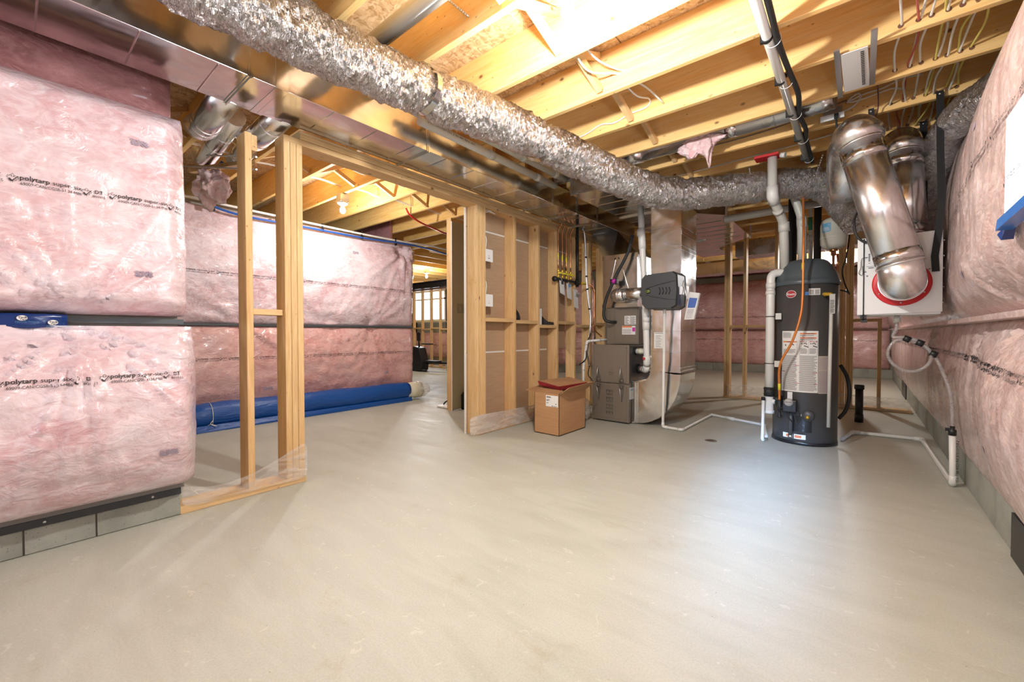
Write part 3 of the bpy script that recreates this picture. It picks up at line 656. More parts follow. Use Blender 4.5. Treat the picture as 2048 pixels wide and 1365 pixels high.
# far left stud partition with beam
pf = thing('wall_partition_far', None, None, (-9, 8, 0), kind=tagk)
board(pf, 'bottom_plate', -13.5, -6.5, 7.96, 8.05, 0, .038, WOOD); board(pf, 'top_plate', -13.5, -6.5, 7.96, 8.05, 2.27, 2.31, DARKWOOD)
for i in range(17): board(pf, 'stud', -13.4 + .406 * i, -13.362 + .406 * i, 7.96, 8.05, .038, 2.27, WOOD, 'z')
for i in range(16): board(pf, 'blocking', -13.36 + .406 * i, -12.996 + .406 * i, 7.96, 8.05, 1.10 + .03 * (i % 2), 1.138 + .03 * (i % 2), WOOD, 'x')
single('steel_beam', MB().box(-13.6, -5.5, 7.85, 8.12, 2.49, 2.51).box(-13.6, -5.5, 7.975, 8.0, 2.33, 2.49).box(-13.6, -5.5, 7.85, 8.12, 2.312, 2.33), BLACKS, 'black steel beam over the far left stud wall', 'beam')
# right partition ahead
pr = thing('wall_partition_right', None, None, (-.5, 7.2, 0), kind=tagk)
board(pr, 'bottom_plate', -1.64, .50, 7.13, 7.27, 0, .04, WOOD)
for x in (-1.635, -1.595, -1.375): board(pr, 'stud', x, x + .038, 7.13, 7.27, .04, 2.50, WOOD, 'z')
for x in (-.97, -.56): board(pr, 'stud', x, x + .038, 7.13, 7.27, .04, 2.50, WOOD, 'z')
for x in (-.24, -.20, -.155, -.115): board(pr, 'stud', x, x + .038, 7.13, 7.27, .04, 2.50, WOOD, 'z')
board(pr, 'stud', .168, .206, 7.13, 7.27, .04, 1.15, WOOD, 'z'); board(pr, 'top_plate', -.077, .206, 7.13, 7.27, 1.15, 1.19, WOOD)
for a, b_ in ((-1.557, -1.375), (-1.337, -.97), (-.932, -.56)): board(pr, 'blocking', a, b_, 7.13, 7.27, 1.085, 1.123, WOOD, 'x')
board(pr, 'top_plate', -1.64, -.08, 7.13, 7.27, 2.50, 2.54, WOOD)

# ================================================================== BULBS
for i, (x, y, z, wt_) in enumerate(BULBS):
    lab = ['glowing bare bulb in a porcelain holder between the joists above the room centre', 'glowing bare bulb in the back left room seen through the studs', 'added fill bulb between the joists above the camera side of the room',
           'bare bulb lighting the far left room', 'bare bulb behind the supply duct near the far back wall', 'bare bulb over the far right floor area'][i]
    b = thing('light_bulb', lab, 'bulb', (x, y, z))
    obj('glass_bulb', MB().lathe([(.001, -.055), (.016, -.05), (.027, -.035), (.030, -.018), (.026, 0), (.016, .02), (.013, .035)], (x, y, z), 20), BULB, b)
    obj('porcelain_holder', MB().lathe([(.02, .03), (.03, .035), (.042, .05), (.055, .055), (.055, .07)], (x, y, z), 24), WHITEP, b)
    obj('mounting_box', MB().box(x - .05, x + .05, y - .05, y + .05, z + .07, 2.571), STEEL, b)
    l = bpy.data.lights.new('bulb_light', 'POINT'); l.energy = wt_; l.shadow_soft_size = .045; l.color = (1, .99, .97)
    lo = bpy.data.objects.new('bulb_light', l); COL.objects.link(lo); lo.location = (x, y, z - .085)

# ================================================================== DUCTS
def rect_duct(name, label, x0, x1, y0, y1, z0, z1, cleats=(), crimps=None, m=GALV, ax='y'):
    d = thing(name, label, 'duct', ((x0 + x1) / 2, (y0 + y1) / 2, z0))
    obj('sheet_metal_box', MB().box(x0, x1, y0, y1, z0, z1), m, d, bevel=.002)
    for c in cleats:
        if ax == 'y': mb = MB().box(x0 - .006, x1 + .006, c - .013, c + .013, z0 - .006, z1 + .002).box(x0 - .010, x1 + .010, c - .003, c + .003, z0 - .014, z1)
        else: mb = MB().box(c - .013, c + .013, y0 - .006, y1 + .006, z0 - .006, z1 + .002).box(c - .003, c + .003, y0 - .010, y1 + .010, z0 - .014, z1)
        obj('drive_cleat', mb, m, d)
    if crimps:
        mb = MB(); c = crimps[0]
        while c < crimps[1]:
            if ax == 'y': mb.prism([(c - .005, z0 + .001), (c + .005, z0 + .001), (c, z0 - .004)], x0 + .01, x1 - .01, 'x')
            else: mb.prism([(c - .005, z0 + .001), (c + .005, z0 + .001), (c, z0 - .004)], y0 + .01, y1 - .01, 'y')
            c += crimps[2]
        o = obj('crimp_beads', mb, m, d, kind='stuff')
    return d
sd = rect_duct('supply_duct', 'long galvanized rectangular supply duct running along the top of the stud wall', -2.87, -2.485, -2.6, 5.72, 2.352, 2.562, [-1.9, -.35, .84, 2.02, 3.66, 4.14, 4.62], (-2.3, 5.0, .30))
obj('foil_tape_patch', MB().box(-2.873, -2.482, .965, 1.03, 2.349, 2.564), TAPEM, sd)
obj('foil_tape_patch', MB().box(-2.79, -2.60, 2.40, 2.43, 2.3495, 2.353), TAPEM, sd)
# plenum and its offset transition above the coil cabinet
pl = thing('supply_plenum', 'galvanized supply plenum with slanted hood above the furnace coil cabinet', 'duct', (-2.15, 4.9, 1.30))
obj('plenum_box', MB().box(-2.375, -1.945, 4.56, 5.10, 1.305, 1.90), GALV, pl, bevel=.002)
obj('slanted_hood', MB().hexa([(-2.375, 4.56, 1.90), (-1.945, 4.56, 1.90), (-1.945, 5.10, 1.90), (-2.375, 5.10, 1.90)], [(-2.87, 5.18, 2.352), (-2.485, 5.18, 2.352), (-2.485, 5.70, 2.352), (-2.87, 5.70, 2.352)]), GALV, pl)
for za, zb in ((1.86, 1.915), (1.30, 1.345)): obj('foil_tape_band', MB().box(-2.38, -1.94, 4.553, 4.562, za, zb), TAPEM, pl)
for dz in (0, .02): pass
obj('crease_rib', MB().prism([(-2.22, 1.88), (-2.205, 1.88), (-2.32, 1.38), (-2.34, 1.38)], 4.553, 4.561, 'y').prism([(-2.18, 1.88), (-2.165, 1.88), (-2.01, 1.38), (-2.03, 1.38)], 4.553, 4.561, 'y'), GALV, pl)
# return trunk
rd = rect_duct('return_duct', 'wide galvanized return duct capped at its near end beneath the joists', -2.19, -1.755, 3.55, 7.95, 2.352, 2.562, [4.62, 5.30, 6.5], (3.8, 7.6, .22), GALV)
obj('end_cap_flange', MB().box(-2.20, -1.745, 3.538, 3.552, 2.345, 2.568).box(-2.175, -1.77, 3.532, 3.54, 2.365, 2.548), GALVD, rd)
obj('side_branch', MB().hexa([(-1.755, 4.60, 2.352), (-1.20, 5.28, 2.352), (-1.20, 6.66, 2.352), (-1.755, 7.25, 2.352)], [(-1.755, 4.60, 2.50), (-1.20, 5.28, 2.50), (-1.20, 6.66, 2.50), (-1.755, 7.25, 2.50)]), GALV, rd)
mb = MB()
for i in range(9): c = 5.0 + .25 * i; mb.prism([(c - .005, 2.3525), (c + .005, 2.3525), (c, 2.3475)], -1.74, -1.30 if 5.3 < c < 6.7 else -1.5, 'x')
obj('crimp_beads', mb, GALV, rd, kind='stuff')
for ya in (5.27, 6.64): obj('corner_flange', MB().box(-1.21, -1.19, ya, ya + .03, 2.33, 2.51), STEEL, rd)
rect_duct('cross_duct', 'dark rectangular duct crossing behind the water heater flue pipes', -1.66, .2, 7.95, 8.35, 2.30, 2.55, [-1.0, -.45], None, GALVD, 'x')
rect_duct('cross_duct', 'pale galvanized duct crossing farthest back near the pink back wall', -3.6, .3, 9.6, 10.0, 2.26, 2.50, [-2.4, -1.2, -.1], (-3.4, 0, .4), GALV, 'x')
# return drop and floor boot
rp = thing('return_drop', 'tall galvanized return air drop curving into the furnace side', 'duct', (-1.58, 4.68, 0))
obj('vertical_duct', MB().box(-1.742, -1.425, 4.43, 4.935, .60, 2.352), GALV, rp, bevel=.002)
mb = MB(); n = 12; o1 = []; i1 = []
cxo, czo = -1.90, .575
for k_ in range(n + 1):
    a = -PI / 2 + PI / 2 * k_ / n
    o1.append((cxo + .475 * math.cos(a), .565 + .555 * math.sin(a))); i1.append((cxo + .16 * math.cos(a), .60 + .145 * math.sin(a)))
prof = o1 + list(reversed(i1)); 
nq = len(o1)
for k_ in range(n):
    A = [o1[k_], o1[k_ + 1], i1[k_ + 1], i1[k_]]; mb.prism(A, 4.43, 4.935, 'y')
bmm = obj('curved_boot', mb, GALV, rp)
obj('boot_flange', MB().box(-1.935, -1.90, 4.40, 4.965, .005, .47).box(-1.89, -1.878, 4.42, 4.945, .008, .46), GALV, rp, bevel=.002)
obj('standing_seam', MB().box(-1.75, -1.418, 4.422, 4.943, .59, .605).box(-1.75, -1.418, 4.422, 4.943, .63, .64).box(-1.75, -1.418, 4.424, 4.941, .565, .572), GALV, rp)
for z in (1.30, 1.02, .80, 1.60, 1.86, 1.90, 2.10): obj('panel_joint', MB().box(-1.744, -1.423, 4.428, 4.937, z, z + .004), GALVD, rp)
for z in (1.70, 2.02): obj('printed_foil_tape', MB().box(-1.424, -1.4215, 4.44, 4.93, z, z + .07), TAPEM, rp)
for z in (1.722, 1.75, 2.042, 2.07): obj('tape_lettering', map2d(join2d([shift2d(text2d('PULL HERE  FOIL TAPE  FOIL TAPE', .018, 1.1, 0, 1), 0, 0)]), lambda x, y: Vector((-1.4205, 4.46 + x, z + y))), REDI, rp)
obj('paper_sticker', MB().box(-1.70, -1.60, 4.4275, 4.4302, .84, 1.01), PAPER, rp)
g = join2d([rect2d(.008, .092, .158, .163), rect2d(.008, .092, .086, .0875)] + [rect2d(.01 + .005 * (i % 2), .08 - .01 * (i % 3), .012 + .0095 * i, .0145 + .0095 * i) for i in range(14) if i != 8])
decal(rp, 'sticker_lettering', g, INK, (-1.70, 4.4268, .84), (1, 0, 0), (0, 0, 1))
obj('square_plate', MB().box(-1.4245, -1.4215, 4.55, 4.68, 1.36, 1.50), STEEL, rp)
# left round branch ducts
def round_duct(name, label, pts, r, m=PIPEM, seams=(), rr=.06, n=28, group=None):
    P_ = arc(pts, rr, 6) if len(pts) > 2 else [Vector(p) for p in pts]
    d = thing(name, label, 'duct', tuple(P_[0]), group)
    obj('round_pipe', MB().tube(P_, r, n), m, d)
    for t in seams:
        a, b = Vector(pts[0]), Vector(pts[1]); c = a.lerp(b, t); dr = (b - a).normalized()
        obj('seam_ring', MB().tube([c - dr * .004, c + dr * .004], r + .004, n), m, d)
    return d
round_duct('branch_duct', 'shiny round branch duct leaving the supply duct, nearest the pink wall', [(-2.86, .86, 2.425), (-3.50, .88, 2.405), (-3.62, .88, 2.46)], .080, seams=(.80, .90))
round_duct('branch_duct', 'smaller round branch duct behind the first, reaching toward the wood joists', [(-3.3, 1.02, 2.48), (-4.15, 1.06, 2.42), (-4.28, 1.06, 2.50)], .066, seams=(.35, .6))
round_duct('branch_duct', 'round branch duct leaving the supply duct just before the triple stud', [(-2.86, 1.17, 2.425), (-3.42, 1.17, 2.40), (-3.52, 1.16, 2.47)], .078, seams=(.4, .85))
round_duct('branch_duct', 'flattened transition duct under the joists behind the single stud', [(-3.75, 1.24, 2.46), (-4.1, 1.26, 2.46)], .07, GALVD, (.5,))
# bay duct
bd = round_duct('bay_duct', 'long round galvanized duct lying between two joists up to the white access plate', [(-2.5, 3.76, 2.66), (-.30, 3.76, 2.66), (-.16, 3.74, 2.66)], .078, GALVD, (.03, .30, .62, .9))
obj('round_collar', MB().tube([(-1.75, 3.76, 2.66), (-1.55, 3.76, 2.66)], .084, 28), PIPEM, bd)
obj('duct_band', MB().tube([(-.86, 3.76, 2.66), (-.78, 3.76, 2.66)], .080, 28), TAPEM, bd)
obj('damper_lever', MB().box(-.42, -.30, 3.67, 3.68, 2.585, 2.60).lathe([(.02, 0), (.018, .01)], (-.36, 3.67, 2.59), 8, 'y'), STEEL, bd)
# flexible foil duct
def foil_flex(name, label, ctrl, r, pinch=(), step=.006, n=44, amp=1.):
    P_ = resample(smooth_path(ctrl, 12), step); pv = [Vector(p) for p in pinch]
    def rf(p, i, j, a):
        q = Vector((math.cos(a) * r, math.sin(a) * r, 0)); v = p + Vector((0, 0, 0))
        along = i * step
        k1 = noise.noise(Vector((along * 9, math.cos(a) * 1.6, math.sin(a) * 1.6 + 3)))
        k2 = noise.noise(Vector((along * 42 + 5 * math.sin(a), math.cos(a) * 2.4, math.sin(a) * 2.4)))
        k3 = (1 - abs(noise.noise(Vector((along * 24 + 4 * math.cos(a), math.cos(a) * 1.9, math.sin(a) * 1.9 + 9))))) ** 3
        d = amp * (.012 * k1 + .007 * k2 + .009 * (k3 - .4))
        for c in pv:
            dd = (p - c).length
            if dd < .12: d -= .03 * math.exp(-(dd / .035) ** 2)
        return d
    d = thing(name, label, 'duct', tuple(P_[0]))
    o = obj('foil_sleeve', MB().tube(P_, r, n, rf=rf), FOIL, d)
    at = o.data.attributes.new('crinkle', 'FLOAT_VECTOR', 'POINT'); L_ = []
    for i in range(len(P_)):
        for j in range(n): a = 2 * PI * j / n; L_ += [i * step, r * math.cos(a), r * math.sin(a)]
    at.data.foreach_set('vector', L_)
    return d
fctrl = [(-2.18, .22, 2.50), (-2.15, .50, 2.46), (-2.10, .80, 2.44), (-2.06, 1.18, 2.43), (-2.0, 1.62, 2.425), (-1.87, 2.15, 2.41), (-1.63, 2.94, 2.31), (-1.45, 3.68, 2.27), (-1.14, 4.06, 2.275), (-.85, 4.38, 2.345), (-.45, 4.72, 2.39), (-0.289, 4.85, 2.384), (-0.129, 4.78, 2.179), (-0.01, 4.6, 1.953)]
ff = foil_flex('flexible_duct', 'long wrinkled foil flexible duct snaking under the joists to the ventilator', fctrl, .134, pinch=[(-2.0, 1.62, 2.43), (-1.78, 2.45, 2.37), (-.70, 4.50, 2.36)], amp=1.35)
for c, d_ in (((-2.0, 1.60, 2.43), (-.05, .45, -.03)), ((-1.78, 2.45, 2.36), (-.2, .6, -.1))):
    c = Vector(c); d_ = Vector(d_).normalized(); obj('foil_tape_joint', MB().tube([c - d_ * .022, c + d_ * .022], .131, 32, cap=False, rf=lambda p, i, j, a: .003 * math.sin(a * 9)), TAPEM, ff)
foil_flex('flexible_duct', 'short foil flexible duct at the top left corner joining the long one', [(-2.48, -.25, 2.46), (-2.40, .02, 2.47), (-2.30, .24, 2.48), (-2.18, .42, 2.48)], .115, pinch=[(-2.22, .36, 2.48)])
foil_flex('flexible_duct', 'large foil flexible duct rising beside the right wall behind the black strap', [(.33, 4.78, 1.6), (.36, 4.64, 1.95), (.40, 4.42, 2.20), (.455, 4.12, 2.37), (.53, 3.80, 2.39), (.72, 3.45, 2.40)], .112, pinch=[(.47, 4.05, 2.38)])
def chain(name, label, p0, p1, group=None, loops=0):
    p0 = Vector(p0); p1 = Vector(p1); n = int((p1 - p0).length / .02); mb = MB(); d = (p1 - p0) / n; 
    side = Vector((.5, .3, .2)).cross(d).normalized()
    for i in range(n):
        c = p0 + d * (i + .5); a = []
        for k_ in range(9): t = 2 * PI * k_ / 8; a.append(c + d * .42 * math.cos(t) + side * .0072 * math.sin(t))
        mb.tube(a, .0022, 5, cap=False)
    return single(name, mb, STEEL, label, 'strap', group, base=tuple(p1))
chain('perforated_strap', 'perforated metal strap holding the foil duct, nearest the camera', (-2.123, 1.166, 2.64), (-2.025, 1.306, 2.545))
chain('perforated_strap', 'perforated metal strap nailed to a joist face near the top centre', (-1.76, 1.55, 2.828), (-1.582, 1.553, 2.641))
chain('perforated_strap', 'twisted perforated strap hanging over the foil duct left of the red cap', (-0.793, 4.3, 2.492), (-0.772, 4.3, 2.37))
chain('perforated_strap', 'twisted perforated strap over the foil duct beside the ventilator pipe', (-0.272, 4.58, 2.567), (-0.32, 4.58, 2.405))

# ------------------------------------------------------------------ pvc helper
def pvc(name, label, cat, pts, r, m=PVC, group=None, fit=True, mark=None):
    d = thing(name, label, cat, tuple(pts[0]), group)
    obj('pipe', MB().tube(arc(pts, r * 2.2, 5) if len(pts) > 2 else pts, r, 18), m, d)
    if fit:
        for i in range(1, len(pts) - 1):
            b = Vector(pts[i]); a = (Vector(pts[i - 1]) - b); c = (Vector(pts[i + 1]) - b); q = min(r * 3.4, a.length * .45, c.length * .45)
            obj('elbow_fitting', MB().tube(arc([b + a.normalized() * q, b, b + c.normalized() * q], r * 2.2, 5), r * 1.17, 18), m, d)
    return d
pvc('plastic_pipe', 'large white pipe high between joists above the foil duct', 'pipe', [(-2.55, 1.35, 2.64), (.9, 1.35, 2.64)], .048, PVC)
d = pvc('plastic_pipe', 'grey lettered pipe between joists at the top left', 'pipe', [(-2.9, .84, 2.64), (-.8, .84, 2.64)], .036, PVCG)
decal(d, 'pipe_lettering', text2d('ABS DWV PIPE', .03, 1.2, 0, 1), INK, (-2.25, .803, 2.63), (1, 0, 0), (0, .1, 1))
for (x, z, y1, lab) in ((-2.37, 2.475, 4.6, 'white pipe hung along the supply duct side, lower of the pair'), (-2.30, 2.545, 3.60, 'white pipe hung along the supply duct side, upper shorter one')):
    d = thing('plastic_pipe', lab, 'pipe', (x, 1.2, z)); obj('pipe', MB().tube([(x, 1.85, z), (x, y1 if z > 2.5 else 3.53, z)], .031, 18), PVCG, d)
    for yy in ((2.9, 3.40) if z > 2.5 else (2.55, 3.2)): obj('coupling_ring', MB().tube([(x, yy, z), (x, yy + .06, z)], .0355, 18), PVCG, d)
    decal(d, 'pipe_lettering', text2d('PVC SYSTEM 636 2 IN 480 KPA 65C', .022, 1.4, 0, 1), INK, (x + .0315, 1.9, z - .008), (0, 1, 0), (0, 0, 1))
# central vacuum pipe with black cable and clamps
cv = thing('vacuum_pipe', 'white pipe strapped under the joists with a black cable beside it', 'pipe', (-.39, 3, 2.54))
obj('pipe', MB().tube([(-.40, .5, 2.540), (-.385, 4.62, 2.545)], .024, 18), PVC, cv)
for yf in (2.07, 2.555, 3.04, 3.53, 4.02, 4.5):
    obj('black_clamp', MB().tube([(-.396, yf - .012, 2.543), (-.396, yf + .012, 2.543)], .028, 18).box(-.425, -.41, yf - .01, yf + .01, 2.52, 2.572).box(-.382, -.36, yf - .008, yf + .008, 2.552, 2.572), BLACKP, cv)
    obj('cable_tie', MB().ring((-.372, yf + .045, 2.542), .036, .0018, 20, 5, 'y'), WHITEP, cv)
single('black_cable', MB().tube(smooth_path([(-.36, .5, 2.55), (-.350, 2.1, 2.545), (-.352, 2.6, 2.535), (-.345, 2.95, 2.55), (-.325, 3.25, 2.53), (-.352, 3.6, 2.55), (-.335, 3.85, 2.53), (-.352, 4.1, 2.55), (-.352, 4.65, 2.54)]), .015, 12), RUBBER, 'thick black cable tied along the white pipe under the joists', 'cable')

# ------------------------------------------------------------------ access plate, outlet, cables
ap = thing('access_plate', 'white louvred plate between two steel straps under a joist', 'plate', (-.04, 3.3, 2.5))
obj('white_plate', MB().hexa([(-.107, 3.02, 2.563), (.012, 3.02, 2.563), (.028, 3.50, 2.563), (-.100, 3.50, 2.563)], [(-.107, 3.02, 2.568), (.012, 3.02, 2.568), (.028, 3.50, 2.568), (-.100, 3.50, 2.568)]), WHITEP, ap, bevel=.002)
obj('louvre_slots', MB().add([], []) if False else (lambda mb: [mb.box(-.02 + .0004 * i, -.004 + .0004 * i, 3.05 + .020 * i, 3.058 + .020 * i, 2.5605, 2.5635) for i in range(21)] and mb)(MB()), INK, ap, kind='stuff')
obj('steel_strap', MB().box(-.135, -.108, 2.96, 3.56, 2.562, 2.571), STEEL, ap); obj('steel_strap', MB().box(.022, .05, 2.88, 3.50, 2.562, 2.571), STEEL, ap)
ob = thing('outlet_box', 'metal outlet box with white duplex outlet on a joist face', 'outlet', (-.2, 3.96, 2.58))
obj('steel_box', MB().box(-.235, -.125, 3.90, 3.965, 2.59, 2.66), STEEL, ob, bevel=.003)
obj('cover_plate', MB().box(-.25, -.11, 3.885, 3.902, 2.565, 2.605), WHITEP, ob, bevel=.002)
obj('socket_face', MB().box(-.225, -.185, 3.879, 3.886, 2.572, 2.598).box(-.175, -.135, 3.879, 3.886, 2.572, 2.598), WHITEP, ob)
cd = thing('power_cord', 'black power cord plugged into the joist outlet, dropping to the ventilator', 'cord', (-.15, 3.9, 2.55))
obj('plug', MB().box(-.168, -.142, 3.855, 3.882, 2.560, 2.592), BLACKP, cd, bevel=.003)
obj('cord', MB().tube(smooth_path([(-.155, 3.86, 2.565), (-.152, 3.85, 2.50), (-.135, 3.86, 2.42), (-.10, 3.92, 2.34), (-.06, 4.05, 2.28)]), .006, 8), RUBBER, cd)
obj('cord', MB().tube(smooth_path([(-.03, 4.05, 1.9), (-.045, 3.86, 1.80), (-.035, 3.83, 1.70), (.0, 3.83, 1.645), (.045, 3.835, 1.63)]), .008, 8).lathe([(.012, 0), (.015, .02), (.012, .035)], (.045, 3.82, 1.63), 12, 'y'), RUBBER, cd)
GR = 'house wiring cables passing down through the joists'
XS = [.142, .204, .215, .258, .315, .322, .366, .416, .424, .464]
MC = [CABLE, CABLER, CABLE, CABLE, CABLEY, CABLE, CABLE, CABLEY, CABLE, CABLEY]
LB = ['single thin white cable, leftmost of the bundle through the joists', 'red cable paired with a white one through the joists', 'white cable hugging the red one through the joists', 'white cable right of the red one through the joists', 'yellow cable in the middle of the joist bundle', 'white cable hugging the middle yellow one', 'flat white cable looped past the second yellow one', 'second yellow cable from the left in the bundle', 'pale cable beside the second yellow one', 'yellow cable nearest the right wall insulation']
for i, x in enumerate(XS):
    pts = []
    for j in range(0, 7):
        yj = JO + .487 * j - .019
        zz = 2.616 + .01 * math.sin(i * 3.1 + j); pts.append((x + .008 * math.sin(i + j * 2.3) + (.012 if j > 5 else 0), yj, zz))
        if j < 6: pts.append((x + .02 * math.sin(i * 1.7 + j * 1.9), yj + .25, 2.64 + .022 * math.sin(i * 2.1 + j * 1.3)))
    single('electrical_cable', MB().tube(smooth_path(pts, 5), .0055 if MC[i] != CABLE else .006, 7), MC[i], LB[i], 'cable')
hb = MB()
for x in (.142, .21, .258, .318, .366, .42, .464):
    for j in range(0, 7):
        yj = JO + .487 * j
        hb.lathe([(.012, -.0400), (.012, -.0385)], (x, yj, 2.614), 14, 'y')
obj('drilled_hole_rims', hb, DARKWOOD, ceil_, kind='stuff')
def cab(label, pts, m=CABLE, r=.006): return single('electrical_cable', MB().tube(smooth_path(pts, 6), r, 7), m, label, 'cable')
cab('two white cables dipping out of a joist near the bulb, left one', [(-1.32, 2.09, 2.70), (-1.31, 2.30, 2.615), (-1.235, 2.50, 2.66), (-1.20, 2.545, 2.66)])
cab('two white cables dipping out of a joist near the bulb, right one', [(-1.27, 2.09, 2.70), (-1.25, 2.30, 2.66), (-1.21, 2.48, 2.67), (-1.17, 2.54, 2.67)])
cab('white cable curling down behind the third joist onto its face', [(-1.23, 2.58, 2.66), (-1.21, 2.80, 2.64), (-1.20, 3.0, 2.70), (-1.22, 3.012, 2.655), (-1.35, 3.01, 2.645), (-1.48, 3.012, 2.62), (-1.6, 3.012, 2.64), (-1.8, 3.012, 2.60), (-2.4, 3.012, 2.60)])
cab('short white cable crossing to a hole in the fourth joist', [(-1.20, 2.58, 2.66), (-1.15, 2.8, 2.68), (-1.10, 3.015, 2.64)])
cab('grey-brown cable stapled along a joist face to the access plate', [(-1.75, 3.99, 2.66), (-1.5, 3.985, 2.69), (-1.3, 3.985, 2.66), (-.9, 3.985, 2.645), (-.5, 3.985, 2.66), (-.1, 3.985, 2.72)], simple('grey_brown_cable', (.20, .14, .10), .5), .005)
cab('white cable stapled along the lower joist edge into the outlet box', [(-2.0, 4.465, 2.62), (-1.4, 4.465, 2.63), (-.9, 4.465, 2.645), (-.45, 4.465, 2.66), (-.2, 4.45, 2.67)])
cab('white cable coil stapled to the joist beside the outlet box', [(-.125, 3.955, 2.63), (-.06, 3.955, 2.65), (-.02, 3.95, 2.70), (-.04, 3.95, 2.73), (-.09, 3.95, 2.70), (-.06, 3.95, 2.68), (.06, 3.95, 2.69), (.14, 3.95, 2.70), (.20, 3.955, 2.68)])
cab('upper white cable stapled on the same joist right of the coil', [(-.10, 3.955, 2.69), (.0, 3.95, 2.715), (.10, 3.95, 2.72), (.20, 3.955, 2.75), (.30, 3.955, 2.74)])
cab('thin brown thermostat wire hanging beside the black strap', [(.02, 3.49, 2.64), (.06, 3.6, 2.62), (.075, 3.9, 2.60), (.07, 3.96, 2.56), (.06, 4.2, 2.58), (.12, 4.42, 2.60)], simple('brown_wire', (.16, .07, .05), .5), .0045)
cab('yellow cable resting over the right foil duct', [(.36, 4.04, 2.63), (.345, 4.2, 2.60), (.31, 4.40, 2.59), (.30, 4.52, 2.60)], CABLEY)
# ------------------------------------------------------------------ ventilator
hr = thing('heat_recovery_ventilator', 'white square ventilator box with red collars hung by black straps', 'ventilator', (.19, 4.05, 1.13))
obj('cabinet', MB().box(-.020, .398, 3.87, 4.30, 1.125, 1.668), HRVW, hr, bevel=.004)
obj('front_panel', MB().hexa([(-.022, 3.852, 1.128), (.403, 3.852, 1.140), (.403, 3.87, 1.140), (-.022, 3.87, 1.128)], [(-.024, 3.852, 1.662), (.400, 3.852, 1.668), (.400, 3.87, 1.668), (-.024, 3.87, 1.662)]), HRVW, hr, bevel=.003)
cc = (.205, 3.852, 1.335)
obj('red_collar', MB().lathe([(.100, 0), (.140, 0), (.150, -.004), (.150, -.010), (.140, -.013), (.112, -.013), (.108, -.02)], cc, 48, 'y'), RED, hr)
for k_ in range(6): a = PI / 6 + k_ * PI / 3; obj('screw_head', MB().lathe([(.006, -.013), (.005, -.016), (.0001, -.017)], (cc[0] + .129 * math.cos(a), 3.852, cc[2] + .129 * math.sin(a)), 8, 'y'), STEEL, hr)
obj('red_collar', MB().lathe([(.15, .0), (.15, .012), (.13, .014)], (.245, 4.08, 1.668), 40), RED, hr)
for x, z in ((.030, 1.40), (.02, 1.43), (.34, 1.42)): obj('panel_screw', MB().lathe([(.006, 0), (.005, -.004), (.0001, -.005)], (x, 3.852, z), 8, 'y'), STEEL, hr)
obj('hinge_screws', (lambda mb: [mb.lathe([(.005, 0), (.004, .006)], (.403, 3.862, z), 8, 'x') for z in (1.20, 1.30, 1.42, 1.50, 1.60)] and mb)(MB()), STEEL, hr)
g = join2d([shift2d(text2d('EN', .011, 1, 0, 1), 0, 0), shift2d(leaf2d(0, 0, .016), .006, -.02), rect2d(-.003, .014, -.046, -.040), shift2d(text2d('CSA', .011, 1, 0, 1), -.004, -.064)])
decal(hr, 'panel_marks', g, INK, (.262, 3.851, 1.635), (1.2, 0, 0), (0, 0, 1))
g = join2d([rect2d(0, .03, 0, .005), rect2d(-.01, .035, .012, .014), rect2d(0, .012, .035, .038)] + [rect2d(.0, .010, .05 + .011 * i, .057 + .011 * i) for i in range(5)])
decal(hr, 'terminal_marks', g, INK, (.035, 3.851, 1.452), (1, 0, 0), (0, 0, 1))
single('thin_control_wire', MB().tube(smooth_path([(.03, 3.845, 1.53), (.0, 3.84, 1.52), (-.005, 3.84, 1.46), (-.015, 3.84, 1.42), (.005, 3.84, 1.41), (.005, 3.84, 1.47)]), .0018, 6), RUBBER, 'thin looping control wire on the left edge of the ventilator', 'wire')
def hrv_pipe(label, a, b, r, dirs, seam=True):
    a = Vector(a); b = Vector(b); d = thing('vent_pipe', label, 'duct', tuple(a))
    obj('straight_pipe', MB().tube([a, b], r, 40), PIPEM, d)
    dr = (b - a).normalized(); c = dr.cross(Vector((0, 0, 1))).normalized()
    for t in (0.0, 1.0):
        p = a.lerp(b, t); obj('seam_ring', MB().tube([p - dr * .005, p + dr * .005], r + .006, 40), PIPEM, d)
    for t in (.055, .90): p = a.lerp(b, t); obj('foil_tape', MB().tube([p - dr * .035, p + dr * .035], r + .0015, 40, rf=lambda p, i, j, a_: .0012 * math.sin(a_ * 13)), TAPEM, d)
    return d, dr
A_ = Vector((.187, 3.655, 1.44)); B_ = Vector((-.018, 3.66, 2.26))
d, dr = hrv_pipe('big shiny round pipe slanting up from the ventilator front collar', A_, B_, .118, None)
obj('lower_elbow', MB().tube(arc([(.205, 3.852, 1.335), (.203, 3.665, 1.325), A_ + Vector((-.006, 0, .03))], .17, 8), .115, 40), PIPEM, d)
obj('seam_ring', MB().tube([(.204, 3.765, 1.335), (.2035, 3.753, 1.334)], .121, 40), PIPEM, d)
obj('upper_elbow', MB().tube([B_, B_ + dr * .04, (-.040, 3.72, 2.355), (-.06, 3.83, 2.385), (-.09, 4.0, 2.36), (-.10, 4.16, 2.24), (-.09, 4.24, 2.05)], .120, 40), PIPEM, d)
A2 = Vector((.245, 4.10, 1.68)); B2 = Vector((.215, 4.20, 2.30))
d, dr = hrv_pipe('second shiny round pipe rising from the top of the ventilator', A2, B2, .112, None)
obj('upper_elbow', MB().tube([B2, B2 + dr * .05, (.21, 4.26, 2.40), (.21, 4.38, 2.43), (.21, 4.52, 2.42)], .114, 40), PIPEM, d)
